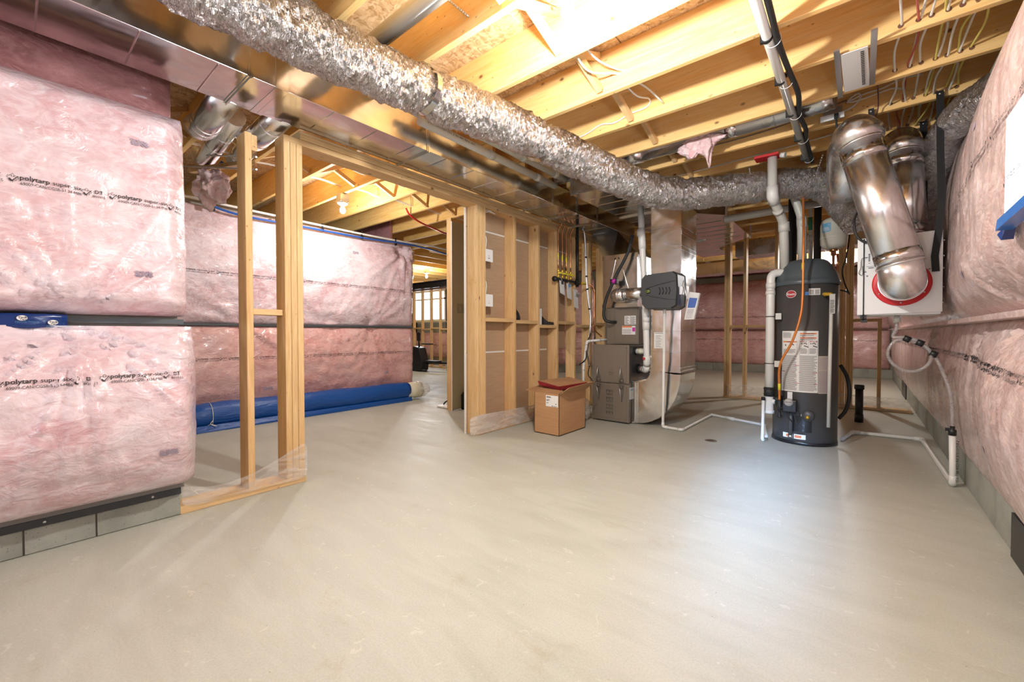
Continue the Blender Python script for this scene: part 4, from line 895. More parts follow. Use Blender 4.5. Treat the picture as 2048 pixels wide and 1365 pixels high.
def strapb(label, pts, w_=.036):
    mb = MB(); P_ = [Vector(p) for p in pts]
    for a, b in zip(P_, P_[1:]): mb.hexa([a + Vector((-w_ / 2, 0, 0)), a + Vector((w_ / 2, 0, 0)), a + Vector((w_ / 2, .004, 0)), a + Vector((-w_ / 2, .004, 0))], [b + Vector((-w_ / 2, 0, 0)), b + Vector((w_ / 2, 0, 0)), b + Vector((w_ / 2, .004, 0)), b + Vector((-w_ / 2, .004, 0))])
    t = thing('hanging_strap', label, 'strap', tuple(pts[0])); obj('webbing', mb, STRAP, t)
    p = P_[-1]; obj('screw_head', MB().lathe([(.008, 0), (.006, -.004), (.0001, -.005)], (p.x, p.y, p.z - .02), 10, 'y'), STEEL, t); return t
strapb('long black strap from the joist down over the ventilator right side', [(.368, 3.838, 1.40), (.362, 3.836, 1.50), (.378, 3.838, 1.66), (.390, 3.85, 1.86), (.386, 3.91, 2.2), (.383, 3.955, 2.60)])
strapb('short black strap from the joist hidden behind the slanted pipe', [(.065, 4.25, 1.67), (.045, 4.1, 2.2), (.038, 3.955, 2.60)], .032)
strapb('black strap behind the second pipe above the ventilator', [(.345, 4.27, 1.67), (.345, 4.36, 2.2), (.345, 4.44, 2.60)], .04)
single('bottom_bracket', MB().box(-.005, .03, 3.85, 3.90, 1.095, 1.125).box(.0, .035, 3.85, 3.9, 1.075, 1.1), BLACKP, 'small black bracket under the ventilator left corner', 'bracket')
single('black_tie_wire', MB().tube([(.010, 3.845, 1.66), (.012, 3.845, 1.09)], .003, 6), RUBBER, 'thin black line running straight down the ventilator front', 'wire')
# drain hose
hs = thing('drain_hose', 'clear drain hose looped below the ventilator with black tape', 'hose', (.2, 3.95, .3))
obj('nipple', MB().lathe([(.014, 0), (.014, -.05), (.02, -.05), (.02, -.012)], (.195, 4.0, 1.125), 14), PVCG, hs)
hp = [(.195, 4.0, 1.08), (.190, 3.99, 1.02), (.175, 3.98, .975), (.235, 3.97, .97), (.30, 3.96, .945), (.36, 3.95, .875), (.355, 3.95, .80), (.30, 3.95, .745), (.23, 3.95, .745), (.165, 3.95, .80), (.148, 3.95, .87), (.18, 3.955, .94), (.24, 3.965, .955), (.32, 3.965, .92), (.38, 3.96, .85), (.42, 3.945, .74), (.452, 3.93, .62), (.462, 3.92, .50), (.463, 3.90, .37)]
obj('tube', MB().tube(smooth_path(hp, 6), .0105, 12), HOSE, hs)
for p in ((.245, 3.965, .962), (.31, 3.96, .935), (.375, 3.955, .862)): obj('tape_wrap', MB().tube([Vector(p) + Vector((-.017, 0, .008)), Vector(p) + Vector((.017, 0, -.010))], .021, 12), BLACKP, hs)
obj('barb_fitting', MB().lathe([(.020, 0), (.020, .035), (.012, .04), (.012, .06)], (.463, 3.90, .34), 14).box(.43, .463, 3.89, 3.91, .365, .385), BLACKP, hs)
sp = pvc('drain_pipe', 'white drain pipe: standpipe by the right wall and run along the floor', 'pipe', [(.463, 3.90, .345), (.472, 3.915, .018), (.448, 5.40, .018), (-.05, 5.36, .018), (-.12, 4.95, .018)], .0165, PVC)
decal(sp, 'pipe_lettering', text2d('PVC-U 3/4 IN CSA 480 PSI', .02, 1.2, 0, 1), INK, (.480, 3.886, .31), (0, 0, -1.0), (1, .25, 0))
# ------------------------------------------------------------------ furnace
fu = thing('furnace', 'taupe high-efficiency furnace with two embossed panels by the stud wall', 'furnace', (-2.16, 4.68, 0))
obj('cabinet', MB().box(-2.378, -1.942, 4.345, 5.03, .012, .865), FURN, fu, bevel=.004)
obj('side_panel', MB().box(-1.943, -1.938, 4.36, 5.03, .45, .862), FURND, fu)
def fpanel(z0, z1, nm):
    mb = MB(); mb.box(-2.385, -1.937, 4.325, 4.345, z0, z1); o = obj(nm, mb, FURN, fu, bevel=.005)
    return o
fpanel(.018, .435, 'lower_door'); fpanel(.447, .872, 'upper_door')
for (z0, z1) in ((.045, .41), (.47, .845)):
    e = MB(); 
    for a in ((-2.36, -2.354, z0, z1), (-1.968, -1.962, z0, z1), (-2.36, -1.962, z0, z0 + .006), (-2.36, -1.962, z1 - .006, z1)): e.box(a[0], a[1], 4.3215, 4.326, a[2], a[3])
    obj('door_embossing', e, FURN, fu)
for x, s_ in ((-2.31, 1), (-2.03, 1)):
    obj('latch_groove', MB().prism([(x - .004, .62), (x - .022, .455), (x + .045, .455), (x + .012, .62)] if False else [(x, .63), (x - .018, .455), (x + .040, .455)], 4.3205, 4.3255, 'y'), FURNE, fu)
    obj('latch_blade', MB().tube([(x, 4.318, .63), (x - .018, 4.318, .46)], .0045, 8), STEEL, fu)
    obj('latch_knob', MB().lathe([(.020, 0), (.018, -.010), (.008, -.014), (.0001, -.014)], (x + .012, 4.3215, .475), 16, 'y'), FURNE, fu)
    obj('latch_groove', MB().prism([(x + .018, .245), (x - .018, .43), (x + .040, .43)], 4.3205, 4.3255, 'y'), FURNE, fu)
    obj('latch_blade', MB().tube([(x - .018, 4.318, .43), (x + .012, 4.318, .24)], .0045, 8), STEEL, fu)
    obj('latch_knob', MB().lathe([(.020, 0), (.018, -.010), (.008, -.014), (.0001, -.014)], (x + .006, 4.3215, .405), 16, 'y'), FURNE, fu)
lg = MB()
for i in range(7):
    z = .36 - .04 * i; w_ = .055
    for dz in (0, .012): lg.box(-2.205, -2.125, 4.3208, 4.3255, z - dz, z - dz + .0035)
    if i % 2 == 0: lg.box(-2.205, -2.200, 4.3208, 4.3255, z - .03, z).box(-2.130, -2.125, 4.3208, 4.3255, z - .03, z).box(-2.168, -2.163, 4.3208, 4.3255, z - .03, z)
obj('embossed_louvre', lg, FURNE, fu)
decal(fu, 'door_lettering', join2d([shift2d(text2d('HIGH', .02, .9, 0, 1), 0, .03), shift2d(text2d('EFFICIENCY', .010, 1, 0, 1), 0, .015), rect2d(0, .055, .0, .008), rect2d(0, .055, -.014, -.01), rect2d(0, .055, -.026, -.022)]), FURNE, (-2.175, 4.3235, .555), (1, 0, 0), (0, 0, 1))
obj('side_sticker', MB().box(-1.9415, -1.937, 4.335 + .01, 4.42, .27, .40), PAPER, fu); decal(fu, 'sticker_lettering', rect2d(0, .05, 0, .012), INKP, (-1.9362, 4.355, .37), (0, 1, 0), (0, 0, 1))
obj('side_gasket', MB().lathe([(.055, 0), (.055, .02), (.045, .035), (.045, .05)], (-1.938, 4.58, .60), 22, 'x'), BLACKP, fu)
obj('side_gasket', MB().lathe([(.045, 0), (.045, .015), (.035, .015)], (-1.938, 4.50, .80), 22, 'x'), BLACKP, fu)
cc_ = thing('coil_cabinet', 'taupe coil cabinet with stickers on top of the furnace', 'cabinet', (-2.15, 4.8, .87))
obj('cabinet', MB().box(-2.33, -1.935, 4.575, 5.05, .872, 1.303), FURN, cc_, bevel=.004); obj('access_panel', MB().box(-2.225, -1.945, 4.567, 4.577, .885, 1.29), FURN, cc_, bevel=.003)
for (x0, x1, z0, z1, mm) in ((-2.10, -2.035, 1.10, 1.20, PAPER), (-2.03, -1.965, 1.10, 1.20, PAPER), (-2.13, -1.97, .985, 1.085, PAPER)):
    obj('sticker', MB().box(x0, x1, 4.564, 4.568, z0, z1), mm, cc_)
decal(cc_, 'sticker_lettering', join2d([rect2d(.005 + .002 * (i % 2), .055 - .01 * (i % 3), .008 + .011 * i, .0125 + .011 * i) for i in range(8)] + [rect2d(.075, .13 - .008 * (i % 2), .008 + .011 * i, .0125 + .011 * i) for i in range(8)]), INK, (-2.10, 4.5632, 1.10), (1, 0, 0), (0, 0, 1))
decal(cc_, 'sticker_lettering', join2d([rect2d(.008, .11, .01 + .012 * i, .013 + .012 * i) for i in range(5)]), INK, (-2.13, 4.5632, .985), (1, 0, 0), (0, 0, 1))
decal(cc_, 'sticker_band', rect2d(.002, .12, .082, .098), ORANGE, (-2.13, 4.5632, .985), (1, 0, 0), (0, 0, 1)); decal(cc_, 'sticker_block', rect2d(.125, .158, .035, .08), MAG, (-2.13, 4.5632, .985), (1, 0, 0), (0, 0, 1))
# humidifier
hu = thing('humidifier', 'dark grey bypass humidifier box mounted on the return drop', 'humidifier', (-1.56, 4.3, 1.24))
hm = MB()
prof_ = [(-1.735, 1.29), (-1.745, 1.42), (-1.738, 1.56), (-1.70, 1.60), (-1.42, 1.61), (-1.385, 1.58), (-1.375, 1.42), (-1.385, 1.27), (-1.43, 1.245), (-1.70, 1.25)]
inner = [(-1.56 + (x + 1.56) * .93, 1.42 + (z - 1.42) * .93) for x, z in prof_]
vs = [(x, 4.43, z) for x, z in prof_] + [(x, 4.20, z) for x, z in prof_] + [(x, 4.165, z) for x, z in inner]; n_ = len(prof_)
hm.add(vs, [(i + k_ * n_, (i + 1) % n_ + k_ * n_, (i + 1) % n_ + (k_ + 1) * n_, i + (k_ + 1) * n_) for k_ in (0, 1) for i in range(n_)] + [tuple(range(n_ * 3 - 1, n_ * 2 - 1, -1)), tuple(range(n_))])
obj('housing', hm, HUMI, hu, bevel=.006)
for sgn, nm in ((1, 'raised_rib'), (-1, 'raised_rib')): obj(nm, MB().tube(smooth_path([(-1.69, 4.163, 1.42 + .03 * sgn), (-1.60, 4.160, 1.42 + .055 * sgn), (-1.45, 4.160, 1.42 + .085 * sgn), (-1.39, 4.165, 1.42 + .09 * sgn)], 5), .0035, 8), HUMI, hu)
for i in range(4): obj('grille_slot', MB().tube([(-1.55 + .032 * i, 4.1615, 1.455), (-1.538 + .032 * i, 4.1605, 1.42), (-1.55 + .032 * i, 4.1615, 1.385)], .004, 6), BLACKP, hu)
obj('badge', MB().lathe([(.026, 0), (.024, -.004), (.0001, -.005)], (-1.665, 4.163, 1.425), 20, 'y'), BLACKP, hu)
decal(hu, 'badge_mark', join2d([stroke2d([(.020 * math.cos(a * PI / 10), .013 * math.sin(a * PI / 10)) for a in range(20)], .0022, True), shift2d(text2d('GF', .016, 1, .0003, 1), -.010, -.006)]), LIME, (-1.665, 4.157, 1.425), (1, 0, 0), (0, 0, 1))
obj('bypass_pipe', MB().tube([(-1.74, 4.32, 1.425), (-2.02, 4.34, 1.425)], .066, 30), PIPEM, hu)
obj('bypass_elbow', MB().tube([(-2.0, 4.34, 1.425), (-2.05, 4.345, 1.425), (-2.11, 4.40, 1.425), (-2.12, 4.56, 1.425)], .069, 30), PIPEM, hu)
for x in (-2.03, -1.98, -2.065): obj('seam_ring', MB().ring((x, 4.34, 1.425), .071, .004, 28, 8, 'x'), PIPEM, hu)
obj('solenoid_parts', MB().box(-1.372, -1.35, 4.22, 4.30, 1.38, 1.46).tube(smooth_path([(-1.36, 4.26, 1.46), (-1.34, 4.25, 1.52), (-1.345, 4.3, 1.44), (-1.33, 4.3, 1.36)]), .004, 6), STEEL, hu)
obj('drain_stub', MB().tube([(-1.545, 4.30, 1.25), (-1.545, 4.30, 1.20)], .016, 12), PVC, hu)
single('instruction_booklet', MB().hexa([(-1.39, 4.43, 1.14), (-1.29, 4.41, 1.14), (-1.285, 4.43, 1.14), (-1.385, 4.45, 1.14)], [(-1.34, 4.43, 1.42), (-1.24, 4.42, 1.40), (-1.235, 4.44, 1.40), (-1.335, 4.45, 1.42)]), PAPER, 'plastic bag of instruction booklets hanging beside the humidifier', 'booklet')
bk = bpy.data.objects['instruction_booklet']
decal(bk, 'booklet_picture', ([(0, 0), (.075, -.004), (.098, .09), (.022, .10)], [(0, 1, 2, 3)]), BLUEG, (-1.358, 4.424, 1.26), (1, -.12, 0), (0, -.01, 1))
decal(bk, 'booklet_lettering', join2d([rect2d(.005 * i * .4, .065 + .005 * i * .4, .016 * i, .016 * i + .004) for i in range(6)]), INKB, (-1.375, 4.424, 1.155), (1, -.14, 0), (.1, -.01, 1))
dp = pvc('drain_pipe', 'thin white drain pipe from the humidifier down and across the floor', 'pipe', [(-1.545, 4.30, 1.21), (-1.585, 4.385, .02), (-1.385, 4.37, .018), (-1.37, 5.42, .018), (-.78, 5.16, .018), (-.68, 4.60, .018)], .0135, PVC)
obj('coupling', MB().tube([(-1.20, 5.345, .018), (-1.10, 5.30, .018)], .019, 14), PVC, dp)
# furnace flue pipes
v1 = pvc('vent_pipe_plastic', 'white furnace flue pipe nearest the camera, ending in a side elbow', 'pipe', [(-1.86, 4.42, 2.50), (-1.83, 4.40, 2.02), (-1.78, 4.40, 1.15), (-1.775, 4.42, .70), (-1.80, 4.48, .60), (-1.92, 4.56, .60)], .033, PVC)
v2 = pvc('vent_pipe_plastic', 'white furnace intake pipe just right of the nearer flue pipe', 'pipe', [(-1.78, 4.60, 2.52), (-1.74, 4.58, 2.02), (-1.70, 4.56, 1.20), (-1.695, 4.56, .93), (-1.79, 4.52, .80), (-1.93, 4.50, .80)], .030, PVC)
for v_, x, y, z in ((v1, -1.779, 4.40, 1.12), (v1, -1.845, 4.405, 2.05), (v2, -1.70, 4.56, 1.0)): obj('coupling', MB().tube([(x, y, z), (x, y, z + .07)], .039, 18), PVC, v_)
obj('rubber_coupling', MB().tube([(-1.91, 4.555, .60), (-1.87, 4.535, .60)], .046, 20), RUBBER, v1); obj('hose_clamp', MB().ring((-1.89, 4.545, .60), .046, .003, 20, 6, 'x').ring((-1.878, 4.54, .60), .046, .003, 20, 6, 'x'), COPPER, v1)
obj('coupling_lettering', MB().box(-1.80, -1.775, 4.366, 4.368, .715, .74), REDI, v1)
single('intake_cap', MB().lathe([(.030, .0), (.034, .02), (.030, .045), (.0001, .05)], (-1.90, 4.50, .80), 20, 'x'), CREAM, 'cream round cap on the furnace side beside the flue pipes', 'cap')
# black suction line
ln = thing('refrigerant_line', 'black insulated hose with magenta clamp curving beside the furnace', 'hose', (-2.3, 4.5, 1.1))
obj('insulated_hose', MB().tube(smooth_path([(-1.98, 4.50, 2.10), (-2.03, 4.48, 1.90), (-2.14, 4.45, 1.68), (-2.20, 4.44, 1.55), (-2.27, 4.44, 1.40), (-2.30, 4.44, 1.25), (-2.285, 4.44, 1.16), (-2.23, 4.46, 1.13), (-2.21, 4.56, 1.13)], 8), .018, 12), RUBBER, ln)
obj('magenta_clamp', MB().tube([(-2.185, 4.435, 1.60), (-2.15, 4.43, 1.585)], .028, 10), MAG, ln); obj('clamp_body', MB().box(-2.22, -2.13, 4.43, 4.47, 1.56, 1.62), BLACKP, ln, bevel=.006)

# ================================================================== WATER HEATER
CX, CY, RR = -.40, 4.755, .250
wh = thing('water_heater', 'tall charcoal gas water heater with domed cap and warning labels', 'water heater', (CX, CY, 0))
obj('base_ring', MB().lathe([(RR - .004, .0), (RR + .004, .002), (RR + .004, .028), (RR - .002, .032)], (CX, CY, 0), 64), WHD, wh)
obj('tank', MB().lathe([(RR - .01, .025), (RR, .03), (RR, 1.44), (RR - .02, 1.445)], (CX, CY, 0), 72), WH, wh)
obj('cap', MB().lathe([(RR + .006, 1.435), (RR + .012, 1.44), (RR + .010, 1.475), (RR + .004, 1.479), (RR - .004, 1.515), (RR - .022, 1.56), (RR - .05, 1.615), (RR - .085, 1.655), (RR - .11, 1.668), (.05, 1.685), (.0001, 1.687)], (CX, CY, 0), 72), WHC, wh)
obj('cap_side_grille', (lambda mb: [mb.box(CX - .262 + .001 * i, CX - .235, CY - .13 + .016 * i, CY - .122 + .016 * i, 1.44, 1.54) for i in range(6)] and mb)(MB()), WHD, wh)
def cyl(th, z, off=.0015): return Vector((CX + (RR + off) * math.sin(th), CY - (RR + off) * math.cos(th), z))
T0 = math.atan2(-CX, CY)   # face turned to the camera side
def wrap(name, g, m, th0, z0, off=.002, label=None, seg=None):
    return obj(name, map2d(g, lambda x, y: cyl(th0 + x / RR, z0 + y, off)), m, wh, label, kind='stuff' if ('letter' in name or 'print' in name or 'bands' in name) else None)
def sheet(w_, h_, n=14):
    vs = [(w_ * i / n, h_ * j) for i in range(n + 1) for j in (0, 1)]; return vs, [(2 * i, 2 * i + 2, 2 * i + 3, 2 * i + 1) for i in range(n)]
def bars(x0, x1, y0, y1, n, th_=.45, jag=.1):
    g = []; st = (y1 - y0) / n
    for i in range(n):
        e = x1 - (x1 - x0) * jag * random.random() * (1 if i % 3 else 2.2); m_ = 3
        for k_ in range(m_): a = x0 + (e - x0) * k_ / m_; b = x0 + (e - x0) * (k_ + 1) / m_; g.append(rect2d(a, b, y0 + st * i, y0 + st * (i + th_)))
    return g
LT = -.66; LW = .285; Z0_ = .475
wrap('warning_label', sheet(LW, .545), PAPERG if False else PAPER, LT, Z0_, .001)
tx = bars(.006, .135, .015, .33, 36) + bars(.148, .28, .015, .33, 36) + bars(.008, .085, .485, .535, 7) + bars(.15, .26, .50, .512, 2) + bars(.15, .27, .463, .475, 2, .5) + bars(.014, .12, .345, .385, 6) + bars(.152, .205, .345, .395, 7) + bars(.218, .272, .345, .395, 7)
tx += [stroke2d([(.008, .335), (.13, .335), (.13, .458), (.008, .458)], .002, True), stroke2d([(.146, .335), (.278, .335), (.278, .458), (.146, .458)], .002, True), stroke2d([(.2125, .335), (.2125, .458)], .0015)]
tx += [stroke2d([(.155, .433), (.168, .433), (.168, .428)], .007), stroke2d([(.176, .43), (.19, .44), (.20, .425)], .008), stroke2d([(.222, .433), (.235, .433)], .007), stroke2d([(.24, .43), (.255, .44), (.265, .425)], .008), stroke2d([(.18, .415), (.19, .41), (.212, .402)], .010), stroke2d([(.245, .415), (.255, .41), (.276, .402)], .010), stroke2d([(.032, .425), (.037, .41)], .012), stroke2d([(.07, .42), (.09, .428), (.105, .418)], .010)]
wrap('label_printing', join2d(tx), simple('grey_ink', (.16, .16, .16), .7), LT, Z0_)
wrap('label_orange_bands', join2d([rect2d(.150 + .03 * i, .18 + .03 * i, .516, .526) for i in range(4)] + [rect2d(.150 + .03 * i, .18 + .03 * i, .478, .488) for i in range(4)] + [rect2d(.014 + .028 * i, .042 + .028 * i, .443, .453) for i in range(4)]), ORANGE, LT, Z0_, .0025)
wrap('label_red_bands', join2d([rect2d(.150, .2, .447, .455), rect2d(.22, .275, .447, .455), rect2d(.11, .15, .235, .239), rect2d(.005, .03, .178, .182), rect2d(.095, .16, .174, .178), rect2d(.24, .28, .174, .178), rect2d(.005, .03, .085, .089), rect2d(.11, .155, .076, .080), rect2d(.255, .28, .073, .077)]), REDI, LT, Z0_, .0025)
wrap('label_lettering', join2d([shift2d(text2d('WARNING', .010, 1.3, .0004, 1), .19, .5175), shift2d(text2d('WARNING', .010, 1.3, .0004, 1), .19, .4795), shift2d(text2d('WARNING', .009, 1.3, .0004, 1), .045, .4445)]), INK, LT, Z0_, .003)
wrap('label_lettering', join2d([shift2d(text2d('DANGER', .008, 1.2, .0003, 1), .158, .448), shift2d(text2d('DANGER', .008, 1.2, .0003, 1), .228, .448)]), PAPER, LT, Z0_, .003)
R0 = LT + LW / RR + .012
wrap('rating_label', sheet(.105, .33, 8), simple('aged_label_paper', (.52, .47, .40), .7), R0, .47, .001)
wrap('label_printing', join2d(bars(.006, .10, .01, .20, 24, .5, .05) + bars(.006, .088, .215, .32, 14, .35, .03)), INKB, R0, .47)
wrap('top_sticker', sheet(.085, .058, 6), PAPER, .18, 1.335, .001); wrap('label_printing', join2d(bars(.005, .038, .008, .05, 6) + bars(.045, .08, .008, .05, 6)), INK, .18, 1.335)
wrap('blue_tag', sheet(.026, .030, 3), BLUETAPE2, .075, 1.335, .0012)
lg_t = -.475
wrap('round_badge', ([(.030 + .042 * math.cos(2 * PI * i / 32), .0 + .034 * math.sin(2 * PI * i / 32)) for i in range(32)], [tuple(range(32))]), WHITEP, lg_t, 1.352, .0015)
wrap('round_badge_field', ([(.030 + .038 * math.cos(2 * PI * i / 32), .0 + .030 * math.sin(2 * PI * i / 32)) for i in range(32)], [tuple(range(32))]), REDI, lg_t, 1.352, .0025)
wrap('badge_lettering', shift2d(text2d('Rheem', .030, .82, .0006, 2), -.006, -.010), WHITEP, lg_t, 1.352, .0035)
wrap('access_plate', sheet(.17, .14, 10), WHD, -.36, .12, .0012)
# gas control, drain valve, warning strips
gv = Vector((CX - .085, CY - RR, 0))
obj('gas_control', MB().box(gv.x - .048, gv.x + .058, gv.y - .085, gv.y + .03, .30, .405), BLACKP, wh, bevel=.008)
obj('control_dial', MB().lathe([(.034, 0), (.032, -.012), (.012, -.016), (.0001, -.016)], (gv.x, gv.y - .083, .388), 24, 'y'), simple('dial_grey', (.42, .40, .36), .5), wh)
decal(wh, 'dial_marks', join2d([rect2d(.007 * i, .007 * i + .004, 0, .008) for i in range(7)]), INK, (gv.x - .024, gv.y - .1, .386), (1, 0, 0), (0, 0, 1))
decal(wh, 'control_lettering', rect2d(0, .024, 0, .003), PAPERG, (gv.x - .01, gv.y - .0855, .355), (1, 0, 0), (0, 0, 1))
obj('small_tag', MB().box(gv.x - .018, gv.x + .020, gv.y - .01, gv.y - .006, .405, .472), PAPER, wh)
obj('burner_tube', MB().tube([(gv.x + .008, gv.y + .0, .30), (gv.x + .010, gv.y - .008, .22), (gv.x + .008, gv.y - .010, .085)], .017, 14), WH, wh); obj('tube_end', MB().lathe([(.02, 0), (.02, .02), (.012, .025)], (gv.x + .008, gv.y - .01, .062), 12), STEEL, wh)
obj('control_wires', MB().tube(smooth_path([(gv.x + .055, gv.y - .05, .35), (gv.x + .075, gv.y - .055, .31), (gv.x + .085, gv.y - .05, .24), (gv.x + .06, gv.y - .05, .20), (gv.x + .045, gv.y - .04, .25), (gv.x + .03, gv.y - .03, .29)], 6), .005, 7).tube(smooth_path([(gv.x - .02, gv.y - .04, .30), (gv.x - .01, gv.y - .045, .25), (gv.x + .02, gv.y - .03, .21)], 6), .006, 7), RUBBER, wh)
obj('drain_escutcheon', MB().lathe([(.050, .012), (.045, -.004), (.02, -.012), (.0001, -.012)], (CX + .050, CY - RR - .002, .27), 24, 'y'), WH, wh)
obj('drain_valve', MB().lathe([(.016, 0), (.016, -.03), (.010, -.032), (.010, -.045), (.0001, -.045)], (CX + .050, CY - RR - .01, .262), 14, 'y'), BRASS, wh)
wrap('white_tag', sheet(.026, .018, 2), PAPER, -.005, .262, .003)
for th_, a, b_ in ((-.57, 0, 1), (-.20, 1, 0)):
    wrap('warning_strip', sheet(.085, .042, 6), PAPER, th_, .055, .006); wrap('strip_band', join2d([rect2d((.030 if a == 0 else .006) + .012 * i, (.042 if a == 0 else .018) + .012 * i, .010, .032) for i in range(4)]), ORANGE, th_, .055, .0075)
    wrap('strip_lettering', join2d([shift2d(text2d('FLAMMABLE', .008, .9, 0, 1), .034 if a == 0 else .009, .018)]), PAPER, th_, .055, .0085)
# relief valve pipe
tp_ = thing('relief_pipe', 'off-white relief pipe hanging down the right front of the water heater', 'pipe', (-.19, 4.49, .2))
obj('brass_valve', MB().tube(arc([(CX + .16, CY - .20, 1.335), (CX + .155, 4.475, 1.335), (CX + .205, 4.455, 1.33), (CX + .208, 4.455, 1.30)], .02), .016, 12), BRASS, tp_)
obj('pipe', MB().tube([(-.193, 4.455, 1.31), (-.203, 4.452, .20)], .0135, 14), PVCG, tp_)
obj('paper_tag', MB().box(-.206, -.168, 4.436, 4.440, 1.165, 1.33), PAPERG, tp_); decal(tp_, 'tag_lettering', join2d(bars(.004, .034, .01, .12, 10)), INK, (-.206, 4.4352, 1.165), (1, 0, 0), (0, 0, 1))
# exhaust condensate pipe on the left of the heater
ex = thing('exhaust_pipe', 'wide white pipe standing at the left of the water heater with black coupling', 'pipe', (-.65, 4.55, .28))
obj('pipe', MB().tube(arc([(-.50, 4.66, 1.565), (-.655, 4.60, 1.565), (-.655, 4.585, 1.42), (-.645, 4.50, .50)], .06), .036, 22), PVC, ex)
obj('coupling', MB().tube([(-.655, 4.586, 1.42), (-.6545, 4.582, 1.47)], .040, 22), PVC, ex); obj('coupling', MB().tube([(-.6545, 4.576, 1.395), (-.654, 4.57, 1.36)], .040, 22), PVC, ex)
obj('rubber_coupling', MB().tube([(-.645, 4.50, .42), (-.645, 4.50, .50)], .043, 22), RUBBER, ex); obj('hose_clamp', MB().ring((-.645, 4.50, .435), .044, .0035, 24, 6).ring((-.645, 4.50, .487), .044, .0035, 24, 6), BLACKI, ex)
obj('lower_trap', MB().lathe([(.036, .42), (.036, .29), (.044, .29), (.044, .262), (.0001, .262)], (-.645, 4.50, 0), 24).tube([(-.645, 4.50, .38), (-.595, 4.49, .37)], .022, 14), PVC, ex)
obj('side_cap', MB().tube([(-.60, 4.49, .38), (-.575, 4.53, .40), (-.575, 4.56, .34)], .030, 14), RUBBER, ex)
for z, y in ((1.155, 4.558), (.72, 4.522)):
    obj('hose_clamp', MB().ring((-.650, y, z), .0375, .004, 24, 6), BLACKI, ex); obj('clamp_bracket', MB().box(-.605, -.560, y - .035, y - .030, z - .028, z + .028), PVCG, ex); obj('clamp_bolt', MB().tube([(-.613, y - .01, z), (-.585, y - .03, z)], .006, 6), BLACKI, ex)
_dp2 = pvc('drain_pipe', 'thin white pipe with a black cap beside the wide pipe at the heater', 'pipe', [(-.683, 4.44, .385), (-.685, 4.43, .02), (-.66, 4.50, .018)], .0125, PVC)
obj('black_end_cap', MB().lathe([(.016, 0), (.017, .02), (.015, .028), (.0001, .03)], (-.683, 4.44, .385), 14), BLACKP, bpy.data.objects['drain_pipe.003'] if False else _dp2, 'black cap')
# flue pipes above
u1 = thing('flue_pipe', 'grey-white vent pipe bending down behind the water heater, left one with red cap', 'pipe', (-.55, 4.6, 1.65))
obj('pipe', MB().tube(arc([(-.618, 4.345, 2.55), (-.615, 4.345, 2.205), (-.56, 4.60, 2.02), (-.555, 4.66, 1.60)], .05), .038, 22), PVCG, u1)
obj('elbow_fitting', MB().tube([(-.616, 4.345, 2.30), (-.615, 4.350, 2.215), (-.603, 4.40, 2.16)], .045, 22), PVC, u1); obj('coupling', MB().tube([(-.560, 4.60, 2.025), (-.558, 4.615, 1.94)], .045, 22), PVCG, u1)
obj('red_cap', MB().box(-.75, -.565, 4.28, 4.40, 2.552, 2.571), RED, u1); obj('side_valve', MB().tube([(-.555, 4.34, 2.555), (-.52, 4.33, 2.545)], .022, 12), PVC, u1)
obj('coupling_ring', MB().tube([(-.590, 4.462, 2.11), (-.585, 4.485, 2.09)], .0405, 22), PVCG, u1)
u2 = thing('flue_pipe', 'second grey-white vent pipe bending down behind the water heater, right one', 'pipe', (-.4, 4.8, 1.65))
obj('pipe', MB().tube(arc([(-.525, 4.80, 2.42), (-.52, 4.80, 2.36), (-.445, 4.83, 2.10), (-.435, 4.85, 1.60)], .05), .036, 22), PVCG, u2)
obj('elbow_fitting', MB().tube([(-.525, 4.80, 2.42), (-.519, 4.80, 2.35), (-.505, 4.806, 2.30)], .044, 22), PVC, u2); obj('coupling', MB().tube([(-.445, 4.835, 2.10), (-.441, 4.84, 2.0)], .042, 22), PVCG, u2)
single('foam_insulated_pipe', MB().tube([(-.545, 5.1, 2.56), (-.54, 5.08, 1.70), (-.50, 4.88, 1.62)], .036, 20), RUBBER, 'black foam-wrapped vertical pipe between the two vent pipes', 'pipe')
single('foam_insulated_pipe', MB().tube([(-.37, 5.6, 2.56), (-.37, 5.58, 1.55)], .034, 20), RUBBER, 'black foam-wrapped pipe behind the ivory expansion tank', 'pipe')
pp = thing('water_pipe', 'white water pipe with green tape standing beside the expansion tank', 'pipe', (-.42, 5.25, 1.6))
obj('pipe', MB().tube([(-.41, 5.25, 2.40), (-.405, 5.25, 1.55)], .016, 14), PVCG, pp); obj('green_tape', MB().tube([(-.409, 5.25, 2.18), (-.4085, 5.25, 2.05)], .0185, 14), GREENT, pp); obj('fitting', MB().tube([(-.408, 5.25, 2.0), (-.4075, 5.25, 1.94)], .022, 14), PVCG, pp)
pvc('water_pipe', 'long pale pipe sloping level behind the vent pipes from the return duct', 'pipe', [(-1.16, 5.0, 2.235), (-.24, 5.25, 2.315)], .038, PVCG, fit=False)
